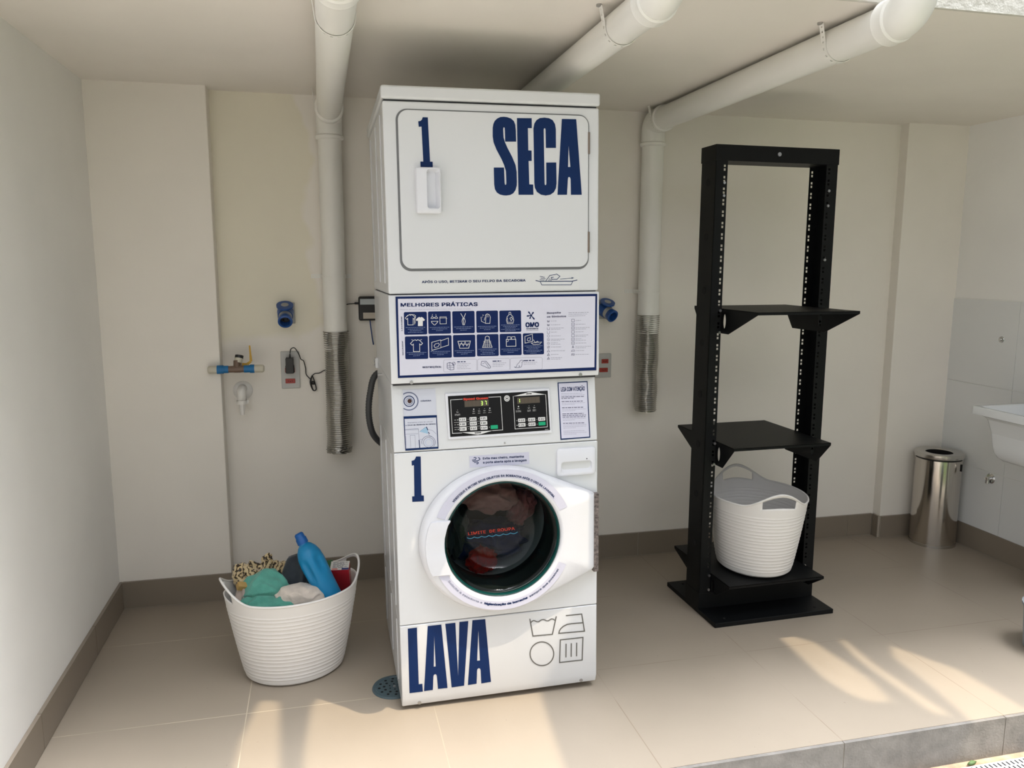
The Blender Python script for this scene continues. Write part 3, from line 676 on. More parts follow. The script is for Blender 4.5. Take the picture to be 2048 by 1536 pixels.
# attention notice
A = Art(cons(1105, 755, 11.81))
A.poly([(118, 118), (825, 85), (893, 1420), (188, 1475)], 0, 0); A.poly([(142, 140), (805, 110), (866, 1395), (212, 1442)], 1, 1)
A.text('LEIA COM ATENÇÃO', 196, 328, 760, 302, 130, 0, 2, .03)
yy = 385
for n, bold in ((4, (2, 3)), (3, (0,)), (3, (0,)), (5, (0, 1, 2)), (4, (0,)), (3, ())):
    for r in range(n):
        ln = 500 if r < n - 1 else 260
        x = 200 + (yy - 385) * .065; A.lines(x, yy, x + ln + (r * 53) % 60, yy - 14, 15 if r in bold else 9, 2 if r in bold else 3, 2, seed=yy)
        yy += 38
    yy += 32
A.build('attention_notice', [NAVY, mat('notice_paper', (.66, .66, .78), .4), mat('notice_ink', (.10, .10, .17), .5), mat('notice_thin_ink', (.38, .38, .48), .5)], mach)

# washer front: digit, stickers, drawer, door
A = Art(front(780, 880, 4.267))
A.poly([(222, 141), (262, 141), (268, 472), (289, 474), (290, 523), (190, 528), (188, 482), (208, 480), (204, 215), (186, 218), (184, 178), (205, 172), (216, 158)], 0)
A.build('digit', [NAVY], mach)
A = Art(front(780, 880, 4.267))
A.poly([(676, 137), (1186, 102), (1190, 205), (680, 236)], 1, 0)
A.text('Evite mau cheiro, mantenha', 792, 166, 1142, 148, 25, 0, 1, .024); A.text('a porta aberta após a lavagem', 794, 200, 1166, 180, 25, 0, 1, .024)
A.stroke([(700, 172), (728, 168), (736, 154), (724, 147), (714, 154)], 6, 0); A.stroke([(705, 182), (752, 176), (768, 164), (762, 152), (750, 152)], 6, 0); A.stroke([(716, 192), (748, 188), (754, 196), (746, 204), (736, 200)], 6, 0)
A.build('odour_sticker', [NAVY, LAV], mach)
p0 = mplane(1113, 950, Vector((0, -.006, 0)), NF); p1 = mplane(1191, 896, Vector((0, -.006, 0)), NF)
recess_piece(.537, .673, .772, .866, .551, .660, .784, .822, 0, -.010, .012, .012, .022, (.006, .006, .020, .001), 'detergent_drawer', mach, MW2)
MB().cyl((.641, -.011, .828), (.641, -.0095, .828), .002, 8).build('drawer_mark', MDK, mach)

wd = thing('washer_door', None, None); wd.parent = mach
for k in ('label', 'category'):
    if k in wd: del wd[k]
N = 180
poly = [(CX - .001 + .272 * math.cos(math.radians(a)), CZ - .004 + .246 * math.sin(math.radians(a))) for a in range(62, 299, 4)] + [(.662, .447), (.662, .712)]
def outer_at(a):
    c, s = math.cos(a), math.sin(a); best = 9
    for i in range(len(poly)):
        (x1, z1), (x2, z2) = poly[i], poly[(i + 1) % len(poly)]
        dx, dz = x2 - x1, z2 - z1; den = c * dz - s * dx
        if abs(den) < 1e-9: continue
        t = ((x1 - CX) * dz - (z1 - CZ) * dx) / den; u = ((x1 - CX) * s - (z1 - CZ) * c) / den
        if t > 0 and -1e-6 <= u <= 1 + 1e-6: best = min(best, t)
    return best
RG = .196
angs = [2 * PI * k / N for k in range(N)]
ro = [outer_at(a) for a in angs]
def ringrow(fr, y, dr=0): # fr: 0 inner .. 1 outer
    return [(CX + (RG + (r - RG) * fr + dr) * math.cos(a), y, CZ + (RG + (r - RG) * fr + dr) * math.sin(a)) for a, r in zip(angs, ro)]
b = MB().grid([ringrow(1, -.002), ringrow(1, -.026), ringrow(1, -.036, -.005), ringrow(1, -.042, -.014), ringrow(0, -.046, .012), ringrow(0, -.044, .004), ringrow(0, -.036, 0), ringrow(0, .0, 0)], True)
b.build('door_frame', MW2, wd, smooth=True, angle=60)
# raised grip flange left of the glass
gp = []
Z4 = lambda u, v, y: mplane(780 + u / 4.267, 880 + v / 4.267, Vector((0, y, 0)), NF)
q = [(352, 706), (400, 694), (455, 690), (515, 688)]; q2 = [(520, 1143), (440, 1158), (362, 1160)]
top = [Z4(*p, -.045) for p in q]; bot = [Z4(*p, -.045) for p in q2]
a_t = math.atan2(top[-1].z - CZ, top[-1].x - CX); a_b = math.atan2(bot[0].z - CZ, bot[0].x - CX)
if a_b < 0: a_b += 2 * PI
arc = [Vector((CX + (RG - .001) * math.cos(a_t + (a_b - a_t) * k / 12), -.045, CZ + (RG - .001) * math.sin(a_t + (a_b - a_t) * k / 12))) for k in range(1, 12)]
left = [Z4(*p, -.045) for p in ((344, 1130), (326, 1085), (313, 1035), (305, 980), (302, 925), (304, 870), (311, 815), (324, 762), (338, 728))]
loop = top + arc + bot + left
b = MB().prism([(p.x, p.z) for p in loop], lambda x, z: (x, -.040, z), lambda x, z: (x, -.054 if x > .15 else -.049, z))
b.build('door_grip', MW2, wd, bevel=.004, seg=3)
# sticker arcs with print round the door
def ringart(u, v, L): return Vector((u, -.0468 - L * .0004, v))
A = Art(ringart)
def band(a0, a1, r0, r1, ys=0):
    n = 40; A.mb.mi = 0
    pts = [[(CX + 0 + rr * math.cos(math.radians(a0 + (a1 - a0) * k / n)), CZ + rr * math.sin(math.radians(a0 + (a1 - a0) * k / n))) for k in range(n + 1)] for rr in (r0, r1)]
    vs = [ringart(*p, 0) for row in pts for p in row]; A.mb.add(vs, [(i, i + 1, n + 2 + i, n + 1 + i) for i in range(n)])
for vi in (0,):
    band(24, 156, RG + .014, .2385); band(204, 334, RG + .014, .2385)
A.arctext('VERIFIQUE E RETIRE SEUS OBJETOS DA BORRACHA APÓS O USO DA LAVADORA.', CX, CZ, .2145, 139, 37, .0095, 1, 1, .032)
A.arctext('Solicite à zeladoria a', CX, CZ, .2225, 213, 250, .0095, 1, 1, 0, inward=True)
A.arctext('higienização da borracha', CX, CZ, .2225, 252, 291, .0095, 1, 1, .055, inward=True)
A.arctext('sempre que possível', CX, CZ, .2225, 293, 328, .0095, 1, 1, .01, inward=True)
A.build('ring_sticker', [LAV, NAVY], wd)
b = MB().box(.663, .680, -.022, .0, .432, .706)
b.build('hinge_strip', mat('hinge_strip_speckled', (.16, .13, .12), .6, var=.7, vscale=160), wd)
# glass
TEAL = mat('glass_edge_teal', (.004, .05, .045), .2)
b = MB().lathe([(RG - .0005, .000), (RG - .0005, .032), (RG - .004, .0345), (RG - .006, .032), (RG - .008, .02)], Matrix.Translation((CX, -.004, CZ)) @ Matrix.Rotation(PI / 2, 4, 'X'), 96)
b.build('glass_rim', TEAL, wd, smooth=True, angle=50)
mg = bpy.data.materials.new('door_glass'); mg.use_nodes = True; nt = mg.node_tree; nt.nodes.clear()
out = nt.nodes.new('ShaderNodeOutputMaterial'); mix = nt.nodes.new('ShaderNodeMixShader'); tr = nt.nodes.new('ShaderNodeBsdfTransparent'); gl = nt.nodes.new('ShaderNodeBsdfGlossy'); fr = nt.nodes.new('ShaderNodeLayerWeight'); fpw = nt.nodes.new('ShaderNodeMath'); fpw.operation = 'POWER'; fpw.inputs[1].default_value = 5.0; fml = nt.nodes.new('ShaderNodeMath'); fml.operation = 'MULTIPLY_ADD'; fml.inputs[1].default_value = .45; fml.inputs[2].default_value = .018
fr.inputs['Blend'].default_value = .5; tr.inputs['Color'].default_value = (.40, .47, .455, 1); gl.inputs['Roughness'].default_value = .03
nt.links.new(fr.outputs['Facing'], fpw.inputs[0]); nt.links.new(fpw.outputs[0], fml.inputs[0]); nt.links.new(fml.outputs[0], mix.inputs[0]); nt.links.new(tr.outputs[0], mix.inputs[1]); nt.links.new(gl.outputs[0], mix.inputs[2]); nt.links.new(mix.outputs[0], out.inputs[0])
RY = Matrix.Translation((CX, 0, CZ)) @ Matrix.Rotation(PI / 2, 4, 'X')
prof = [(RG - .006, .028), (RG - .016, .024), (RG - .024, .004), (RG - .040, -.045), (RG - .056, -.07), (RG - .08, -.086), (.10, -.0895), (.001, -.090)]
b = MB().lathe(prof, RY, 96); b.build('glass_bowl', mg, wd, smooth='all')
A = Art(lambda u, v, L: mplane(880 + u / 5.688, 940 + v / 5.688, Vector((0, .0, 0)), NF, 0) + Vector((0, .093 - L * .001, 0)) if False else mplane(880 + u / 5.688, 940 + v / 5.688, Vector((0, .0888 - L * .0003, 0)), NF))
A.text('LIMITE  DE ROUPA', 322, 742, 852, 680, 46, 0, 1, .02)
A.stroke([(308 + t * 6.0, 770 - t * .62 - 0 + 14 * abs(math.sin(t * PI / 13.7)) - (6 if t > 60 else 0) * (t - 60) / 35) for t in range(0, 97)], 8, 1)
A.build('load_limit_sticker', [mat('sticker_red', (.55, .06, .04), .6, spec=.2), mat('sticker_blue', (.05, .28, .48), .5)], wd)
# drum and rubber seal
GASK = mat('rubber_gasket', (.018, .022, .022), .45)
b = MB().lathe([(.2049, -.0), (.2049, -.06), (.185, -.075), (.183, -.10), (.19, -.115), (.186, -.13), (.20, -.14)], RY, 72); b.build('door_gasket', GASK, mach, smooth=True, angle=60)
DRUM = mat('drum_steel', (.10, .105, .105), .4, metal=.8)
b = MB().lathe([(.20, -.14), (.262, -.15), (.262, -.56), (.02, -.57), (.001, -.57)], RY, 72); b.build('drum', DRUM, mach, smooth=True, angle=50)

# lower panel lettering and care symbols
A = Art(front(730, 1180, 4.096))
A.poly([(350, 317), (425, 307), (440, 772), (470, 768), (474, 832), (365, 845)], 0)
A.poly([(514, 295), (625, 283), (676, 802), (598, 810), (589, 705), (585, 693), (574, 689), (563, 696), (560, 710), (556, 818), (484, 828)], 0, hole=[(567, 372), (579, 626), (563, 628)])
A.poly([(658, 277), (740, 268), (763, 706), (773, 262), (846, 254), (812, 783), (710, 798)], 0)
A.poly([(880, 248), (985, 238), (1032, 752), (953, 765), (947, 655), (942, 644), (932, 640), (922, 646), (918, 660), (914, 768), (843, 778)], 0, hole=[(928, 325), (942, 577), (919, 579)])
A.build('lettering', [NAVY], mach)
A = Art(front(730, 1180, 4.096))
A.stroke([(1350, 235), (1376, 377), (1535, 363), (1567, 215)], 9, 0)
A.stroke([(1358, 268), (1368, 256), (1382, 250), (1395, 254), (1408, 260), (1422, 260), (1434, 252), (1446, 244), (1460, 242), (1474, 246), (1488, 252), (1502, 252), (1514, 244), (1526, 237), (1540, 238), (1556, 248)], 8, 0)
A.stroke([(1645, 210), (1775, 197), (1798, 337), (1588, 355), (1592, 335), (1604, 316), (1625, 297), (1655, 282), (1690, 276), (1785, 268)], 9, 0)
A.circle(1449, 522, 97, 9, 0, 1)
A.stroke([(1600, 409), (1785, 388), (1779, 573), (1594, 594)], 9, 0, 1, True)
for x, y0, y1 in ((1647, 440, 552), (1690, 436, 547), (1734, 431, 543)): A.stroke([(x, y0), (x - 1, y1)], 9, 0)
A.build('care_symbols', [BWN], mach)
for px, py in ((839, 1405), (1162, 1360)):
    p = mplane(px, py, Vector((0, .006, 0)), NF)
    MB().cyl(p + Vector((0, .006, 0)), p + Vector((0, -.003, 0)), .006, 12).build('screw', STEEL, mach)
p = mplane(1009, 885.5, Vector((0, .004, 0)), NF); MB().cyl(p, p + Vector((0, -.006, 0)), .003, 8).build('screw', STEEL, mach)

# black drain hose behind the machine
ph = [Vector((-.001 + .06, .84, 1.06)), Vector((-.004, .80, 1.03)), Vector((-.026, .79, .965)), Vector((-.036, .79, .885)), Vector((-.028, .80, .81)), Vector((-.006, .82, .76)), Vector((.05, .86, .70))]
hp = catmull(ph, 14)
b = MB().tube(hp, [.012 + (.0018 if i % 2 else 0) for i in range(len(hp))], 14)
b.build('drain_hose', mat('hose_grey', (.05, .052, .055), .5), mach, smooth='all')

# ------------------------------------------------------------------ washing inside the drum
def fabric(name, col, var=.12, vscale=30, bump=.6, bscale=500, rough=.9):
    m = mat(name, col, rough, bump=bump, bscale=bscale, var=var, vscale=vscale, spec=.15)
    m.node_tree.nodes['Principled BSDF'].inputs['Sheen Weight'].default_value = .25
    return m
def cloth(name, m, c, rad, rot=(0, 0, 0), seed=0, amp=.25, folds=5, sub=5, fd=(1, .3, .2), flat=None, noisef=2.2):
    bm = bmesh.new(); bmesh.ops.create_icosphere(bm, subdivisions=sub, radius=1)
    R = Matrix.Rotation(rot[2], 3, 'Z') @ Matrix.Rotation(rot[1], 3, 'Y') @ Matrix.Rotation(rot[0], 3, 'X'); fd = Vector(fd).normalized(); sv = Vector((seed * 3.1, seed * 1.7, seed * .9))
    for v in bm.verts:
        p = v.co.normalized()
        w_ = noise.noise(p * 1.3 + sv); n1 = noise.noise(p * noisef + sv * 2)
        ridge = 1 - abs(math.sin((p.dot(fd) * folds) + 3.2 * w_ + 1.2 * n1))
        fine = abs(noise.noise(p * 5.5 + sv))
        d = 1 + amp * (ridge ** 1.3 - .5) + amp * .8 * n1 + amp * .12 * (fine - .2)
        q = Vector((p.x * rad[0], p.y * rad[1], p.z * rad[2])) * d
        if flat is not None and q.z < -rad[2] * flat: q.z = -rad[2] * flat
        v.co = R @ q
    me = bpy.data.meshes.new(name); bm.to_mesh(me); bm.free(); me.materials.append(m)
    me.polygons.foreach_set('use_smooth', [True] * len(me.polygons))
    o = bpy.data.objects.new(name, me); COL.objects.link(o); o.location = c; return o
def inm(x, y, z): return ML @ Vector((x, y, z))
GI = 'garments inside the washer drum'
tag(cloth('garment', fabric('pink_fabric', (.85, .36, .34)), inm(.345, .235, .655), (.115, .07, .062), (0, .12, 0), 3, .22, 4), 'pinkish garment tumbling at the top inside the washer', 'clothing', GI)
tag(cloth('garment', fabric('rose_fabric', (.62, .20, .21)), inm(.475, .25, .60), (.045, .06, .065), (0, .5, 0), 5, .3, 4), 'dusky rose frilled garment at the right inside the washer', 'clothing', GI)
tag(cloth('garment', fabric('navy_fabric', (.04, .07, .24)), inm(.37, .33, .455), (.14, .11, .07), (0, -.1, 0), 7, .25, 5), 'navy blue garment lying low inside the washer', 'clothing', GI)
tag(cloth('garment', fabric('red_fabric', (.75, .03, .02)), inm(.315, .205, .425), (.055, .04, .05), (0, .2, 0), 9, .25, 4), 'bright red garment at the bottom inside the washer', 'clothing', GI)
tag(cloth('garment', fabric('charcoal_fabric', (.10, .115, .11)), inm(.225, .28, .52), (.05, .09, .10), (0, .1, 0), 11, .3, 4), 'charcoal grey garment at the left inside the washer', 'clothing', GI)

# ------------------------------------------------------------------ laundry baskets
def basket(name, label, loc, rz, group=None):
    root = thing(name, label, 'laundry basket', loc, (0, 0, rz), group)
    n = 144; a0, b0, a1, b1 = .172, .150, .240, .205; ZL = .305
    def rimz(th):
        d = min(abs(math.atan2(math.sin(th), math.cos(th))), abs(math.atan2(math.sin(th - PI), math.cos(th - PI))))
        t = max(0, 1 - d / .75); s = t * t * (3 - 2 * t); return .322 + .062 * s
    rows = []
    rows.append([Vector((.001 * math.cos(2 * PI * k / n), .001 * math.sin(2 * PI * k / n), .004)) for k in range(n)])
    rows.append([Vector(((a0 - .02) * math.cos(2 * PI * k / n), (b0 - .02) * math.sin(2 * PI * k / n), .002)) for k in range(n)])
    rows.append([Vector(((a0 - .006) * math.cos(2 * PI * k / n), (b0 - .006) * math.sin(2 * PI * k / n), .004)) for k in range(n)])
    nr = 92
    def rad(t, th, z):
        f = t ** .85; rib = .0013 * (1 if (z / .0145) % 1 < .22 else 0) if .03 < z < .285 else 0
        return (a0 + (a1 - a0) * f + rib) * math.cos(th), (b0 + (b1 - b0) * f + rib) * math.sin(th)
    for i in range(nr + 1):
        z = .012 + (ZL - .012) * i / nr; t = z / .34
        rows.append([Vector((*rad(t, 2 * PI * k / n, z), z)) for k in range(n)])
    nu = 8; base = len(rows)
    for i in range(1, nu + 1):
        r = []
        for k in range(n):
            th = 2 * PI * k / n; z = ZL + (rimz(th) - ZL) * i / nu; r.append(Vector((*rad(z / .34, th, 1), z)))
        rows.append(r)
    b = MB(); vs = [v for r in rows for v in r]; fs = []
    for i in range(len(rows) - 1):
        for k in range(n):
            k2 = (k + 1) % n; th = 2 * PI * (k + .5) / n
            d = min(abs(math.atan2(math.sin(th), math.cos(th))), abs(math.atan2(math.sin(th - PI), math.cos(th - PI))))
            if i >= base - 1 + 2 and i < base - 1 + 7 and d < .34: continue
            fs.append((i * n + k, i * n + k2, (i + 1) * n + k2, (i + 1) * n + k))
    b.add(vs, fs); b.build('tub', BASK, root, smooth=True, angle=25, solid=.0035)
    rim = [Vector((*rad(rimz(2 * PI * k / n) / .34, 2 * PI * k / n, 1), rimz(2 * PI * k / n))) for k in range(n)]
    rim = [p * 1 for p in rim] + [rim[0], rim[1]]
    MB().tube(rim, .0042, 8, False).build('rim', BASK, root, smooth='all')
    return root
basket('laundry_basket', 'full white ribbed laundry basket standing on the floor left of the washer', (-.356, .405, 0), math.radians(16))
basket('laundry_basket', 'empty white ribbed laundry basket on the bottom shelf of the black rack', (1.592, .515, .1800), math.radians(82))

GT = 'laundry in the basket'
tag(cloth('towel', fabric('green_towel', (.10, .34, .27), bump=1.0, bscale=380), (-.445, .37, .318), (.088, .078, .075), (0, -.35, .2), 2, .14, 2.2, fd=(.3, 1, .6), noisef=1.2), 'folded green bath towel at the front left of the full basket', 'towel', GT)
tag(cloth('towel', fabric('green_towel_edge', (.09, .32, .25), bump=1.0, bscale=380), (-.410, .305, .285), (.125, .06, .047), (0, .05, -.1), 6, .18, 4, fd=(1, .2, .2), noisef=1.5), 'rumpled green hand towel along the front rim of the full basket', 'towel', GT)
tag(cloth('garment', fabric('charcoal_garment', (.035, .042, .05)), (-.330, .44, .315), (.075, .085, .105), (0, .3, 0), 4, .2, 3.5, fd=(1, .1, .4), noisef=1.5), 'dark charcoal garment between the green towel and the blue bottle', 'clothing', GT)
tag(cloth('towel', fabric('cream_towel', (.62, .545, .47), bump=.8, bscale=380), (-.318, .312, .308), (.092, .060, .042), (.0, .20, .1), 8, .12, 2.5, fd=(.15, .3, 1), noisef=1.3), 'cream white towel lying at the front of the full basket', 'towel', GT)
tag(cloth('cloth_heap', fabric('beige_cloth', (.43, .35, .30)), (-.520, .365, .295), (.036, .05, .055), (0, .1, 0), 12, .15, 3), 'pinkish beige cloth at the left handle of the basket', 'clothing', GT)
# animal-print plush blanket
lm = bpy.data.materials.new('leopard_plush'); lm.use_nodes = True; nt = lm.node_tree; bs_ = nt.nodes['Principled BSDF']; bs_.inputs['Roughness'].default_value = .95; bs_.inputs['Sheen Weight'].default_value = .4
tc = nt.nodes.new('ShaderNodeTexCoord'); wv = nt.nodes.new('ShaderNodeTexWave'); wv.inputs['Scale'].default_value = 15; wv.inputs['Distortion'].default_value = 12; wv.inputs['Detail'].default_value = 2; wv.inputs['Detail Scale'].default_value = 2.5
cr = nt.nodes.new('ShaderNodeValToRGB'); cr.color_ramp.elements[0].position = .16; cr.color_ramp.elements[0].color = (.035, .022, .012, 1); cr.color_ramp.elements[1].position = .30; cr.color_ramp.elements[1].color = (.50, .36, .17, 1)
e = cr.color_ramp.elements.new(.85); e.color = (.60, .48, .28, 1)
nt.links.new(tc.outputs['Object'], wv.inputs['Vector']); nt.links.new(wv.outputs['Fac'], cr.inputs['Fac']); nt.links.new(cr.outputs['Color'], bs_.inputs['Base Color'])
nz = nt.nodes.new('ShaderNodeTexNoise'); nz.inputs['Scale'].default_value = 400; bpn = nt.nodes.new('ShaderNodeBump'); bpn.inputs['Strength'].default_value = 1; nt.links.new(tc.outputs['Object'], nz.inputs['Vector']); nt.links.new(nz.outputs['Fac'], bpn.inputs['Height']); nt.links.new(bpn.outputs['Normal'], bs_.inputs['Normal'])
lb = thing('blanket', 'tiger-striped plush blanket bulging at the back left of the full basket', 'blanket', (0, 0, 0), group=GT)
for c, r, rt, sd in (((-.505, .475, .335), (.065, .06, .052), (0, .4, 0), 1), ((-.452, .49, .345), (.024, .03, .070), (0, .15, 0), 2), ((-.415, .50, .335), (.055, .035, .038), (0, 0, 0), 3)):
    o = cloth('fold', lm, c, r, rt, sd, .2, 4); o.parent = lb
# blue bottle
BB = mat('blue_bottle_plastic', (.0, .20, .42), .4)
pb = Vector((-.212, .335, .262)); pt = Vector((-.322, .385, .505)); ax = (pt - pb); LN = ax.length
bt_ = thing('detergent_bottle', 'bright blue plastic bottle with darker cap leaning in the full basket', 'bottle', pb, ax.to_track_quat('Z', 'Y').to_euler(), group=None)
prof = [(0, 0), (.034, 0), (.041, .006), (.043, .03), (.043, .09), (.0445, .13), (.0455, .165), (.043, .195), (.036, .217), (.025, .233), (.017, .240), (.0165, .246)]
b = MB(); n = 48; rows = []
pf = []
for i in range(len(prof) - 1):
    for k in range(4): t = k / 4; pf.append((prof[i][0] * (1 - t) + prof[i + 1][0] * t, prof[i][1] * (1 - t) + prof[i + 1][1] * t))
pf.append(prof[-1])
Mb = bt_.rotation_euler.to_matrix().inverted(); vd = Mb @ (CP - pb).normalized(); va = math.atan2(vd.y, vd.x)
for r, z in pf:
    row = []
    for k in range(n):
        a = 2 * PI * k / n; s = 1.0
        # grip dents on both sides of the handle, facing the front
        for off in (-.62, .62):
            da = math.atan2(math.sin(a - va - off), math.cos(a - va - off)); dz = (z - (.145 if off < 0 else .158)) / (.042 if off < 0 else .03)
            s -= .20 * math.exp(-(da / .30) ** 4 - dz ** 4)
        row.append(Vector((r * 1.12 * s * math.cos(a), r * .95 * s * math.sin(a), z)))
    rows.append(row)
b.grid(rows, True, True); b.build('bottle_body', BB, bt_, smooth='all')
MB().lathe([(.0, .243), (.020, .243), (.0195, .262), (.017, .266), (.016, .280), (.012, .284), (.0, .284)], None, 24).build('cap', mat('blue_cap', (.0, .09, .33), .35), bt_, smooth=True)
# red and white packet, green packet, dark pouch
def packet(name, label, c, dims, rot, mats, extra=None):
    r = thing(name, label, 'packet', c, rot); b = MB().box(-dims[0] / 2, dims[0] / 2, -dims[1] / 2, dims[1] / 2, -dims[2] / 2, dims[2] / 2)
    b.build('pack', mats[0], r, bevel=.004)
    if extra: extra(r)
    return r
def pk(r):
    A = Art(lambda u, v, L: Vector((-.034 + u * .068, .024 - v * .048 , .0602 + L * .0004)))
    A.poly([(0, 0), (1, 0), (1, 1), (0, 1)], 0, 0)
    for i in range(6): A.lines(.12, .15 + i * .12, .9 - (i % 2) * .2, .15 + i * .12, .05, 1, 1, seed=i)
    A.poly([(.62, .78), (1, .78), (1, 1), (.62, 1)], 2, 1); A.poly([(.1, .85), (.4, .85), (.4, .95), (.1, .95)], 3, 1)
    A.build('printed_top', [mat('packet_white', (.62, .60, .56), .5), mat('packet_print', (.1, .1, .13), .5), mat('packet_navy', (.03, .04, .14), .5), RED], r)
packet('soap_packet', 'red packet with white printed top at the right handle of the full basket', (-.180, .44, .312), (.07, .045, .12), (.35, .0, -.15), [mat('packet_red', (.40, .02, .03), .25)], pk)
packet('refill_packet', 'dark green packet squeezed beside the red packet', (-.222, .46, .305), (.035, .055, .13), (.2, -.05, -.1), [mat('packet_green', (.015, .10, .03), .3)])
packet('pouch', 'dark grey pouch behind the blue bottle in the full basket', (-.245, .505, .29), (.06, .04, .13), (.1, 0, 0), [mat('pouch_dark', (.06, .065, .08), .35)])
o = tag(MB().box(-.017, .017, -.012, .012, -.012, .012).build('sachet', mat('sachet_mustard', (.42, .27, .09), .6), bevel=.004), 'small mustard yellow sachet on the beige cloth in the basket', 'packet'); o.location = (-.525, .345, .352) ; o.rotation_euler = (.5, .3, .4)

# ------------------------------------------------------------------ black rack
rk = thing('server_rack', 'tall black open-frame steel rack with three shelves right of the washer', 'rack', (1.309, .464, 0), (0, 0, math.radians(1.2)))
RW, RD, RH = .555, .115, 1.947
def channel(mirror):
    """post: side web plus front and back flanges with square holes"""
    b = MB(); t = .003; fx = .052
    X = (lambda x: RW - x) if mirror else (lambda x: x)
    def bx(x0, x1, y0, y1, z0, z1): a, c = sorted((X(x0), X(x1))); b.box(a, c, y0, y1, z0, z1)
    # side web with round holes left as a plain sheet, rings added below
    bx(0, t, 0, RD, .02, RH - .01)
    for y0 in (0, RD - t):
        zs = []; z = .20
        while z < RH - .085:
            zs += [(z, z + .0095), (z + .0148, z + .0243)]; z += .0445
        hx0, hx1 = fx - .017, fx - .0075
        bx(0, hx0, y0, y0 + t, .02, RH - .01); bx(hx1, fx, y0, y0 + t, .02, RH - .01)
        prev = .02
        for a, c in zs: bx(hx0, hx1, y0, y0 + t, prev, a); prev = c
        bx(hx0, hx1, y0, y0 + t, prev, RH - .01)
    bx(fx - t, fx, 0, .014, .02, RH - .01) if False else None
    return b
channel(False).build('upright', BLACKM, rk); channel(True).build('upright', BLACKM, rk)
HOLE = mat('hole_dark', (.003, .003, .003), .9)
for X_, s_ in ((-.0006, 1), (RW + .0006, -1)):
    for k in range(8):
        z = .30 + k * .215
        a, c = (X_, X_ - .0008 * s_)
        MB().cyl((a, RD * .5, z), (c, RD * .5, z), .015, 20).build('cable_hole', HOLE, rk)
b = MB().box(-.003, RW + .003, -.003, RD + .003, RH - .062, RH); b.build('top_rail', BLACKM, rk, bevel=.0015)
b = MB().cyl((RW * .5, -.007, RH - .03), (RW * .5, -.002, RH - .03), .008, 14); b.build('bolt', STEEL, rk)
b = MB().box(-.002, RW + .002, -.003, RD + .003, .02, .092); b.build('bottom_rail', BLACKM, rk, bevel=.0015)
b = MB().box(.0, RW + .008, -.145, .30, .0, .020); b.build('base_plate', BLACKM, rk, bevel=.002)
for x in (.06, RW - .06):
    for y in (-.11, .26): MB().cyl((x, y, .02), (x, y, .0225), .006, 12).build('bolt', HOLE, rk)
def shelf(z, y0, y1, flip=False, hb=.10):
    """tray with triangular side cheeks; cheeks deepest at the posts"""
    b = MB(); x0, x1 = .0535, RW - .0535; b.box(x0, x1, y0, y1, z - .003, z); b.box(x0, x1, y0, y0 + .002, z - .011, z); b.box(x0, x1, y1 - .002, y1, z - .011, z)
    for x in (x0, x1 - .0025):
        # cheek outline in (y, z); oval cut-out near the post is modelled by a split outline
        P = [(y0, z), (y0, z - .011), (-.055, z - hb), (RD + .055, z - hb), (y1, z - .011), (y1, z)]
        P = [p for i, p in enumerate(P) if i == 0 or p != P[i - 1]]
        hole = [( -.022 + .011 * math.cos(t * PI / 8), z - .05 + .030 * math.sin(t * PI / 8)) for t in range(16)]
        loops = [[Vector((*p, 0)) for p in P], [Vector((*p, 0)) for p in hole]]; tr = tessellate_polygon(loops); al = P + hole; n = len(al)
        vs = [(x, *p) for p in al] + [(x + .0025, *p) for p in al]
        fs = [tuple(t) for t in tr] + [tuple(n + i for i in t) for t in tr]
        for s0, cnt in ((0, len(P)), (len(P), 16)): fs += [(s0 + i, s0 + (i + 1) % cnt, n + s0 + (i + 1) % cnt, n + s0 + i) for i in range(cnt)]
        b.add(vs, fs)
    o = b.build('shelf', BLACKM, rk)
    for x in (.044, RW - .044):
        for zz in (z - .008, z - hb + .004):
            MB().cyl((x, -.006, zz), (x, 0, zz), .0055, 12).build('screw', STEEL, o)
    return o
shelf(1.303, -.262, .235); shelf(.752, -.140, .352); shelf(.175, -.150, .345, hb=.075)
for x, z in ((RW - .038, 1.78), (RW - .038, 1.72), (.038, 1.80), (.038, 1.75), (RW - .038, 1.50)):
    MB().cyl((x, -.006, z), (x, 0, z), .0055, 12).build('screw', STEEL, rk)

# ------------------------------------------------------------------ ceiling pipes
def strap_loop(b, x, y, zc, R, zt, w_=.02):
    """perforated hanging band round a pipe running along y"""
    r = R + .0025; pts = [(x - r - .012, zt), (x - r - .010, zt - .006)]
    pts += [(x - r, zc + .0)] if False else []
    for k in range(25): a = PI + PI * k / 24; pts.append((x + r * math.cos(a), zc + r * math.sin(a)))
    pts += [(x + r + .004, zt)]
    # resample
    out = []
    for (a, c) in zip(pts[:-1], pts[1:]):
        L = math.dist(a, c); m_ = max(1, round(L / .005))
        for k in range(m_): out.append((a[0] + (c[0] - a[0]) * k / m_, a[1] + (c[1] - a[1]) * k / m_))
    out.append(pts[-1])
    offs = (-w_ / 2, -w_ * .17, w_ * .17, w_ / 2)
    vs = [(p[0], y + o, p[1]) for p in out for o in offs]; fs = []
    for i in range(len(out) - 1):
        for j in range(3):
            if j == 1 and i % 3 == 1: continue
            fs.append((i * 4 + j, i * 4 + j + 1, (i + 1) * 4 + j + 1, (i + 1) * 4 + j))
    b.add(vs, fs)
def bend(c, d0, d1, r, n=10):
    c = Vector(c); d0 = Vector(d0); d1 = Vector(d1)   # arc from c-d0*r to c+d1*r
    o = c - d0 * r + d1 * r
    return [o - d1 * r * math.cos(PI / 2 * k / n) + d0 * r * math.sin(PI / 2 * k / n) for k in range(n + 1)]
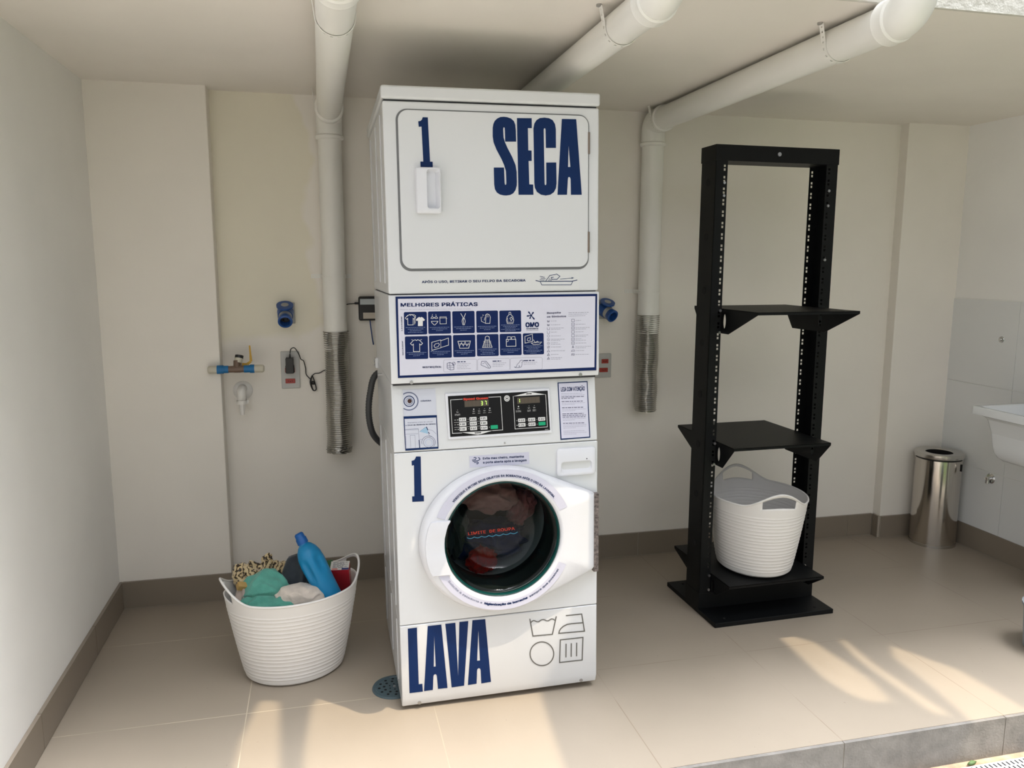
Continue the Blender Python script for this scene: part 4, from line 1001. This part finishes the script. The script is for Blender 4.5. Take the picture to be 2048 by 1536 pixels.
def pipe(name, label, x, zc, R, vert, ysock, group):
    root = thing(name, label, 'pipe', (x, 1.1, zc), (0, 0, 0), group)
    def L(p): return Vector(p) - Vector((x, 1.1, zc))
    yv = 1.107
    MB().cyl(L((x, ysock, zc)), L((x, yv - .075 if vert else YB, zc)), R, 40, caps=False).build('ceiling_run', PVC, root, smooth=True)
    # near elbow turning up in front of the facade
    ye = ysock - .10
    pts = [L((x, ysock - .02, zc))] + [L(p) for p in bend((x, ye, zc), (0, -1, 0), (0, 0, 1), .058)] + [L((x, ye, zc + .09))]
    b = MB().tube(pts, R + .004, 36); b.tube([L((x, ysock + .002, zc)), L((x, ysock - .003, zc)), L((x, ysock - .008, zc)), L((x, ysock - .04, zc))], [R + .003, R + .010, R + .0085, R + .0085], 36)
    b.tube([L((x, ysock - .036, zc)), L((x, ysock - .040, zc)), L((x, ysock - .046, zc))], [R + .007, R + .009, R + .005], 36)
    b.build('elbow', PVC, root, smooth=True, angle=40)
    MB().cyl(L((x, ye, zc + .07)), L((x, ye, 4.0)), R, 36).build('riser', PVC, root, smooth=True)
    if vert:
        pts = [L((x, yv - .12, zc)), L((x, yv - .08, zc))] + [L(p) for p in bend((x, yv, zc), (0, 1, 0), (0, 0, -1), .05)] + [L((x, yv, zc - .10))]
        b = MB().tube(pts, R + .004, 36); b.tube([L((x, yv - .128, zc)), L((x, yv - .123, zc)), L((x, yv - .113, zc)), L((x, yv - .109, zc))], [R + .004, R + .009, R + .009, R + .004], 36)
        b.tube([L((x, yv, zc - .092)), L((x, yv, zc - .097)), L((x, yv, zc - .107)), L((x, yv, zc - .112))], [R + .004, R + .009, R + .009, R + .001], 36)
        b.build('elbow', PVC, root, smooth=True, angle=40)
        MB().cyl(L((x, yv, zc - .09)), L((x, yv, vert)), R, 40, caps=False).build('wall_run', PVC, root, smooth=True)
    for ys_, Rs_ in ((-.262, R),) + (((yv - .10, R + .004),) if vert else ()):
        b = MB(); strap_loop(b, x, ys_, zc, Rs_, H - .004)
        b.v = [tuple(L(v)) for v in b.v]; b.build('hanger_strap', PVC, root, solid=.0015, recalc=False)
    b = MB().cyl(L((x - R - .018, -.262, H - .006)), L((x - R - .018, -.262, H)), .008, 10)
    b.build('anchor', mat('anchor_grey', (.3, .29, .27), .6), root)
    return root
GP = 'white drain pipes under the ceiling'
XP1, XP2, XP3 = -.160, .622, 1.318
pipe('drain_pipe', 'leftmost white ceiling pipe turning down the wall left of the dryer', XP1, 2.111, .050, 1.10, -.515, GP)
pipe('drain_pipe', 'middle white ceiling pipe passing above the dryer', XP2, 2.136, .0485, None, -.47, GP)
pipe('drain_pipe', 'rightmost white ceiling pipe turning down the wall beside the black rack', XP3, 2.135, .051, 1.15, -.475, GP)
# perforated wall straps
def wstrap(x, z, label, R):
    r_ = R + .002; cy = 1.107; pts = [(x - r_ - .045, YB - .002), (x - r_ - .003, YB - .002), (x - r_, cy)]
    for k in range(21): a = PI + PI * k / 20; pts.append((x + r_ * math.cos(a), cy + r_ * math.sin(a)))
    pts += [(x + r_ + .003, YB - .002), (x + r_ + .03, YB - .002)]
    out = []
    for a, c in zip(pts[:-1], pts[1:]):
        m_ = max(1, round(math.dist(a, c) / .005))
        for k in range(m_): out.append((a[0] + (c[0] - a[0]) * k / m_, a[1] + (c[1] - a[1]) * k / m_))
    offs = (-.009, -.003, .003, .009); vs = [(p[0], p[1], z + o) for p in out for o in offs]
    fs = [(i * 4 + j, i * 4 + j + 1, i * 4 + 5 + j, i * 4 + 4 + j) for i in range(len(out) - 1) for j in range(3) if not (j == 1 and i % 3 == 1)]
    tag(MB().add(vs, fs).build('pipe_strap', PVC, solid=.0014, recalc=False), label, 'strap', 'perforated straps holding the pipes to the wall')
wstrap(XP1, 1.425, 'perforated strap around the wall pipe left of the dryer', .05)
wstrap(XP3, 1.35, 'perforated strap around the wall pipe beside the black rack', .051)

# flexible aluminium ducts
ALU = mat('duct_aluminium', (.40, .39, .36), .25, metal=.95)
def duct(label, x, zt, zb, R, ragged, sd):
    b = MB(); n = 48; rows = []; nr = int((zt - zb) / .0022); rnd = random.Random(sd)
    for i in range(nr + 1):
        z = zt - (zt - zb) * i / nr; f = (zt - z) / .0098
        amp = .0026; rr = R + amp * math.sin(2 * PI * f) - .001
        rr += .003 * noise.noise(Vector((sd, 0, z * 9)))
        sx = .004 * noise.noise(Vector((sd + 5, 0, z * 4)))
        row = []
        for k in range(n):
            a = 2 * PI * k / n; q = rr + .0035 * noise.noise(Vector((math.cos(a) * 1.6, math.sin(a) * 1.6 + sd, z * 14)))
            if ragged and i > nr - 14: q += .008 * noise.noise(Vector((math.cos(a) * 6, math.sin(a) * 6, i * .6)))
            zz = z + (.007 * noise.noise(Vector((math.cos(a) * 5, math.sin(a) * 5, 3))) * max(0, (i - nr + 14) / 14) if ragged else 0)
            row.append((x + sx + q * math.cos(a), 1.107 + q * math.sin(a), zz))
        rows.append(row)
    b.grid(rows, True); o = b.build('flexible_duct', ALU, smooth='all', solid=.0008, recalc=False)
    return tag(o, label, 'duct', 'corrugated aluminium ducts')
duct('corrugated aluminium duct with crumpled end below the left wall pipe', XP1 + .002, 1.185, .64, .0535, True, 3)
duct('shorter corrugated aluminium duct with clean-cut end beside the black rack', XP3 + .0, 1.238, .768, .053, False, 8)

# ------------------------------------------------------------------ wall fittings left
PLATE = mat('outlet_plate', (.48, .48, .46), .4); REDP = mat('red_socket', (.34, .03, .02), .4)
def outlet(label, x0, x1, z0, z1, reds):
    r = thing('outlet_plate', label, 'outlet', ((x0 + x1) / 2, YB, (z0 + z1) / 2), group='wall outlets with red sockets'); cx, cz = r.location.x, r.location.z
    MB().box(x0 - cx, x1 - cx, -.009, 0, z0 - cz, z1 - cz).build('cover', PLATE, r, bevel=.003)
    for a, c, d, e_ in reds:
        o = MB().box(a - cx, c - cx, -.0115, -.008, d - cz, e_ - cz).build('socket', REDP, r, bevel=.001)
        b = MB()
        for k in (-1, 0, 1): b.cyl(((a + c) / 2 - cx + k * .008, -.0118, (d + e_) / 2 - cz - (.002 if k == 0 else 0)), ((a + c) / 2 - cx + k * .008, -.0122, (d + e_) / 2 - cz - (.002 if k == 0 else 0)), .002, 8)
        b.build('pin_hole', HOLE, o)
    return r
outlet('grey outlet plate with red sockets and the black adapter plugged in', -.401, -.321, .928, 1.094, [(-.384, -.342, .951, .972), (-.384, -.342, 1.000, 1.021)])
outlet('grey outlet plate with red sockets just right of the dryer', 1.074, 1.156, .930, 1.047, [(1.105, 1.140, 1.000, 1.021), (1.094, 1.138, .957, .978)])
BP = mat('black_plastic', (.012, .012, .012), .4)
ad = thing('power_adapter', 'black plug-in power adapter in the left wall outlet', 'adapter', (-.362, YB - .012, 1.035))
MB().box(-.0165, .0165, -.045, 0, -.034, .034).box(-.019, .019, -.03, 0, -.034, .0).build('housing', BP, ad, bevel=.003)
MB().cyl((.002, -.03, .034), (.003, -.03, .052), .0045, 10, .003).build('strain_relief', BP, ad)
q = [(-.359, 1.13, 1.088), (-.354, 1.13, 1.108), (-.338, 1.13, 1.112), (-.322, 1.135, 1.085), (-.314, 1.15, 1.060), (-.303, 1.16, 1.050), (-.296, 1.162, 1.02), (-.294, 1.162, .99), (-.281, 1.162, .972), (-.272, 1.16, .965)]
b = MB().tube(catmull(q, 8), .0022, 8)
for k in range(5):
    a = k * .9; w1 = .006 + .002 * (k % 3)
    b.tube(catmull([(-.268, 1.158, .985), (-.268 - w1, 1.156 - .002 * k, .955), (-.262 - w1 * .5, 1.157, .918), (-.255 + w1 * .3, 1.157 - .002 * k, .922), (-.258, 1.156, .955), (-.268, 1.158, .985)], 8), .0023, 7)
b.tube([(-.272, 1.156, .952), (-.257, 1.156, .950)], .0085, 10)
b.tube(catmull([(-.266, 1.158, .985), (-.255, 1.16, .992), (-.235, 1.162, .994), (-.216, 1.165, 1.004), (-.195, 1.166, 1.008), (-.12, 1.168, 1.02)], 8), .0022, 8)
ob = b.build('cable', BP, ad, smooth='all'); ob.location = -ad.location

SB = mat('industrial_socket_blue', (.015, .075, .28), .35); SG = mat('socket_grey', (.40, .40, .38), .5)
def isocket(label, x, z, tiltx):
    r = thing('industrial_socket', label, 'socket', (x, YB, z), (0, 0, 0), 'blue industrial wall sockets')
    MB().box(-.034, .040, -.012, 0, -.045, .048).build('back_plate', SG, r, bevel=.003)
    d = Vector((tiltx, -.80, -.42)).normalized()
    MB().cyl((0, -.008, .006), Vector((0, -.008, .006)) + d * .036, .036, 32, .032).build('collar', SB, r, smooth=True, bevel=0)
    a = Vector((0, -.008, .006)) + d * .036
    MB().cyl(a, a + d * .030, .0285, 32, caps=False).build('body', SG, r, smooth=True)
    c = a + d * .030; b = MB()
    u = d.orthogonal().normalized(); v = d.cross(u)
    rows = [[c + d * dd + (u * math.cos(2 * PI * k / 32) + v * math.sin(2 * PI * k / 32)) * rr for k in range(32)] for rr, dd in ((.027, -.012), (.030, -.006), (.031, .014), (.028, .016), (.0225, .016), (.0215, -.016))]
    b.grid(rows, True, False).build('mouth_ring', SB, r, smooth=True)
    b = MB().cyl(c - d * .016, c - d * .0155, .021, 24)
    for k in range(3): p = c - d * .0155 + (u * math.cos(2 * PI * k / 3) + v * math.sin(2 * PI * k / 3)) * .011; b.cyl(p, p + d * .012, .003, 8)
    b.build('contacts', BP, r)
    hd = Vector((tiltx * .5, -.72, .35)).normalized(); lc = Vector((tiltx * .03, -.050, .040)); n2 = Vector((tiltx * .2, -.45, .89)).normalized()
    o = MB().cyl(lc, lc - n2 * .007, .036, 32).build('lid', SB, r, smooth=True, bevel=0)
    MB().cyl(lc + n2 * .0005, lc + n2 * .0015, .016, 24).build('lid_label', mat('lid_label_grey', (.35, .35, .34), .5), o)
    return r
isocket('blue industrial socket with raised lid high on the wall left of the dryer', -.372, 1.262, 0)
isocket('blue industrial socket with raised lid to the right of the dryer', 1.105, 1.262, .35)

# router box with labels
rt = thing('router', 'black wall box with pale labels half hidden behind the dryer', 'router', (-.011, YB, 1.281))
MB().box(-.045, .060, -.032, 0, -.054, .054).build('case', BP, rt, bevel=.008, seg=3)
MB().box(-.038, .040, -.0335, -.0315, .018, .043).build('label', mat('router_label_blue', (.45, .49, .50), .5), rt)
MB().box(-.026, .040, -.0335, -.0315, -.045, -.018).build('label', mat('router_label_beige', (.50, .45, .38), .5), rt)
b = MB().tube(catmull([(-.110, -.006, .012), (-.09, -.015, .020), (-.07, -.018, .022), (-.045, -.018, .024)], 6), .0022, 8); b.cyl((-.062, -.018, .0235), (-.042, -.018, .0235), .005, 10).build('cable', BP, rt, smooth=True)
MB().tube(catmull([(.004, -.018, -.050), (.006, -.02, -.075), (.009, -.018, -.10), (.013, -.012, -.135), (.018, -.008, -.165)], 6), .0026, 8).build('network_cable', mat('blue_cable', (.01, .05, .20), .4), rt, smooth='all')

# valve with blue nuts and white end caps
ORG = (-.578, 1.055, 1.035)
vr = thing('shutoff_valve', 'brown tee with blue nuts, white end caps and yellow lever on the wall', 'valve', ORG)
def vx(px): return at(px, 737, 1, 1.055).x - ORG[0]
BR = mat('brown_pvc', (.155, .10, .07), .4); BL = mat('blue_nut', (.0, .14, .36), .4); CPW = mat('cream_cap', (.55, .52, .42), .4)
MB().cyl((vx(455), 0, 0), (vx(491), 0, 0), .0145, 24).tube([(vx(466), 0, 0), (vx(470), 0, 0), (vx(480), 0, 0), (vx(484), 0, 0)], [.0146, .0155, .0155, .0146], 24).cyl((vx(474), 0, 0), (vx(474), .117, 0), .013, 20).cyl((vx(474), 0, 0), (vx(474), .012, .034), .0145, 20).build('tee', BR, vr, smooth=True)
for a, c, d in ((434, 447, 457), (509, 500, 488)):
    MB().cyl((vx(a), 0, 0), (vx(c), 0, 0), .0185, 24).cyl((vx(c), 0, 0), (vx(d), 0, 0), .0160, 24).build('nut', BL, vr, smooth=True)
for a, c, s_ in ((434, 418, -1), (509, 526, 1)):
    MB().tube([(vx(a), 0, 0), (vx(c) - s_ * .004, 0, 0), (vx(c) + s_ * .002, 0, 0), (vx(c) + s_ * .006, 0, 0)], [.0172, .0172, .0155, .010], 24).build('end_cap', CPW, vr, smooth=True)
MB().cyl((vx(476), .012, .026), (vx(478), .018, .045), .0165, 24).build('bonnet', CPW, vr, smooth=True)
MB().cyl((vx(478), .018, .044), (vx(479), .022, .056), .0175, 12).build('bonnet_cap', BP, vr)
YL = mat('yellow_lever', (.52, .30, .02), .4)
b = MB(); hp = [Vector((vx(484), .016, .018)), Vector((vx(494), .016, .018)), Vector((vx(502), .016, .030)), Vector((vx(501.5), .018, .056)), Vector((vx(500.5), .02, .098))]
for a, c, w_ in zip(hp[:-1], hp[1:], (.006, .006, .0055, .004)):
    t = (c - a).normalized(); nn = Vector((-t.z, 0, t.x)) * w_; yy = Vector((0, .0015, 0))
    b.add([a - nn - yy, a + nn - yy, c + nn * .8 - yy, c - nn * .8 - yy, a - nn + yy, a + nn + yy, c + nn * .8 + yy, c - nn * .8 + yy], [(0, 1, 2, 3), (4, 7, 6, 5), (0, 4, 5, 1), (1, 5, 6, 2), (2, 6, 7, 3), (3, 7, 4, 0)])
b.build('lever', YL, vr)
# white elbow spigot under the valve
sp = thing('drain_spout', 'white plastic elbow spout with round flange below the valve', 'spout', (-.5675, YB, .925))
PLW = mat('white_plastic_fitting', (.78, .76, .72), .35)
MB().lathe([(.0, 0), (.042, 0), (.041, .004), (.036, .008), (.028, .011), (.0, .011)], Matrix.Rotation(PI / 2, 4, 'X'), 36).build('flange', PLW, sp, smooth=True)
MB().tube([Vector((0, -.008, .010)), Vector((0, -.04, .010))] + bend((0, -.062, .010), (0, -1, 0), (0, 0, -1), .018) + [Vector((0, -.062, -.040))], .019, 24).build('elbow', PLW, sp, smooth='all')
MB().cyl((0, -.062, -.034), (0, -.062, -.050), .0225, 24).box(.020, .028, -.066, -.058, -.048, -.032).build('clamp_collar', PLW, sp, smooth=True)
MB().cyl((0, -.062, -.05), (0, -.062, -.098), .0135, 24, .0085).build('nozzle', PLW, sp, smooth=True)

# ------------------------------------------------------------------ floor drain
fd = thing('floor_drain', 'round blue-green plastic drain grate beside the washer base', 'drain', (-.012, .163, 0))
TD = mat('drain_teal', (.05, .085, .10), .35)
b = MB().lathe([(.0, .004), (.064, .004), (.066, .006), (.075, .006), (.078, .001), (.078, .0)], None, 48); b.build('rim', TD, fd, smooth=True, angle=30)
b = MB()
for r, cnt in ((.018, 6), (.036, 10), (.053, 12)):
    for k in range(cnt): a = 2 * PI * k / cnt + r * 30; b.cyl((r * math.cos(a), r * math.sin(a), .0042), (r * math.cos(a), r * math.sin(a), .0047), .0048 if r > .02 else .003, 12)
b.build('drain_hole', HOLE, fd); MB().cyl((0, 0, .004), (0, 0, .006), .005, 12).build('screw', STEEL, fd)

# ------------------------------------------------------------------ bin and sink
SS = mat('polished_steel', (.62, .58, .53), .13, metal=1.0); SSB = mat('brushed_steel', (.60, .58, .55), .25, metal=1.0)
bn = thing('trash_bin', 'polished steel cylindrical waste bin in the back right corner', 'waste bin', (2.948, .985, 0))
MB().lathe([(.0, .004), (.112, .004), (.112, .468), (.108, .470)], None, 72).build('body', SS, bn, smooth=True, angle=40)
MB().lathe([(.1125, .0), (.1145, .0), (.1145, .014), (.1125, .015)], None, 72).build('base_ring', SSB, bn, smooth=True)
MB().lathe([(.108, .466), (.1085, .482), (.104, .482)], None, 72).build('neck', BP, bn, smooth=True)
MB().lathe([(.1185, .478), (.1195, .480), (.1195, .498), (.116, .502), (.069, .500), (.065, .496)], None, 72).build('lid', SSB, bn, smooth=True, angle=35)
MB().lathe([(.065, .497), (.064, .47), (.064, .40), (.0, .40)], None, 32).build('inner_shade', HOLE, bn)  # near-black lining: the shade inside the bin put into its colour
a_ = math.radians(-62); hpz = Vector((math.cos(a_), math.sin(a_), 0))
MB().box(-.004, .004, -.004, .001, -.018, .018, Matrix.Translation(hpz * .1125 + Vector((0, 0, .432))) @ Matrix.Rotation(a_ + PI / 2, 4, 'Z')).build('handle_slot', HOLE, bn)

CER = mat('white_ceramic', (.78, .80, .81), .15, coat=.4)
sk = thing('wall_sink', 'white ceramic utility sink on the right wall, cut off by the frame', 'sink', (XR, .35, 0))
sx0, sx1, sy0, sy1 = 2.735 - XR, -.002, -.33, .245; zt = .826
def rr_(ins, z, r=.03, dx=0): return [(p[0], p[1], z) for p in rrect(sx0 + ins, sx1 - ins * .3 - dx * 0, sy0 + ins, sy1 - ins, r, 6)]
rows = [rr_(0, zt - .034), rr_(0, zt - .004), rr_(.004, zt), rr_(.028, zt), rr_(.034, zt - .006), rr_(.06, zt - .12), rr_(.09, zt - .21), rr_(.13, zt - .225)]
b = MB().grid(rows, True); n = len(rows[0]); b.f.append(list(range(7 * n, 8 * n))); b.m.append(0)
rows = [rr_(0, zt - .034), rr_(.02, zt - .038), rr_(.036, zt - .046), rr_(.048, zt - .060), rr_(.056, zt - .085), rr_(.060, zt - .12), rr_(.066, zt - .18), rr_(.072, zt - .21), rr_(.082, zt - .232), rr_(.098, zt - .246), rr_(.13, zt - .25)]
b.grid(rows, True); o_ = len(b.v) - n; b.f.append([o_ + i for i in range(n)]); b.m.append(0)
b.build('basin', CER, sk, smooth=True, angle=50)
MB().lathe([(.075, 0), (.07, .02), (.055, .3), (.05, .58)], Matrix.Translation((-.12, -.06, 0)), 32, caps=True).build('pedestal', CER, sk, smooth=True)
CHR = mat('chrome', (.6, .6, .6), .12, metal=1.0)
yv_, zv_ = .787, 1.112
o = MB().lathe([(.0, .010), (.006, .010), (.008, .006), (.014, .004), (.016, 0)], Matrix.Translation((XR - .006, yv_, zv_)) @ Matrix.Rotation(-PI / 2, 4, 'Y'), 24).build('tap_plug', CHR, smooth=True)
tag(o, 'small round chrome plug in the grey wall tiles above the sink', 'wall plug')
sv = thing('angle_valve', 'small chrome angle valve low on the tiled wall below the sink', 'valve', (XR - .006, .772, .402))
MB().lathe([(.0, .006), (.022, .006), (.027, 0)], Matrix.Rotation(-PI / 2, 4, 'Y'), 28).build('escutcheon', CHR, sv, smooth=True)
MB().cyl((0, 0, 0), (-.026, 0, 0), .010, 20).cyl((-.018, 0, .008), (-.018, 0, -.024), .010, 20).build('valve_body', CHR, sv, smooth=True)
# something grey cut by the right edge of the frame
o = MB().lathe([(.105, 0), (.108, .003), (.118, .17), (.124, .172), (.124, .182), (.116, .182), (.10, .008), (.0, .008)], None, 48).build('bucket', mat('bucket_grey', (.33, .36, .39), .5), smooth=True)
o.location = (2.508, -.16, 0); tag(o, 'grey plastic object on the floor at the right edge of the frame', 'bucket')

# ------------------------------------------------------------------ channel drain and leaf in front of the step
dr = thing('channel_drain', 'white slotted channel drain grate at the foot of the step', 'drain', (0, -.555, -.142))
b = MB().box(-2, 4, -.052, .035, 0, .008); b.build('grate', mat('drain_white', (.72, .70, .66), .5), dr)
b = MB(); x = 1.3
while x < 2.7:
    for yy in (-.035, -.012, .011):
        b.box(x + yy * .6, x + .005 + yy * .6, yy, yy + .017, .008, .0086)
    x += .017
b.build('slot', HOLE, dr)
lf = MB(); pts = [(-.022, 0), (-.010, .006), (.004, .008), (.016, .004), (.024, 0), (.016, -.004), (.004, -.007), (-.010, -.005)]
lf.add([(p[0], p[1], .004 + .004 * math.cos(p[0] * 60) - abs(p[1]) * .4) for p in pts] + [(0, 0, .010)], [(i, (i + 1) % 8, 8) for i in range(8)])
o = lf.build('leaf', mat('leaf_green', (.10, .17, .06), .6), smooth='all', solid=.0006, recalc=False); o.location = (1.80, -.508, -.133); o.rotation_euler = (.9, 0, .15)
tag(o, 'small fallen green leaf lying against the foot of the step', 'leaf')
o = MB().box(XL - .2, XR + .3, -.522, YE, -.142, -.138).build('trim_3', mat('dirty_mortar', (.42, .30, .19), .9, bump=.8, bscale=80, var=.3, vscale=20)); struct(o)
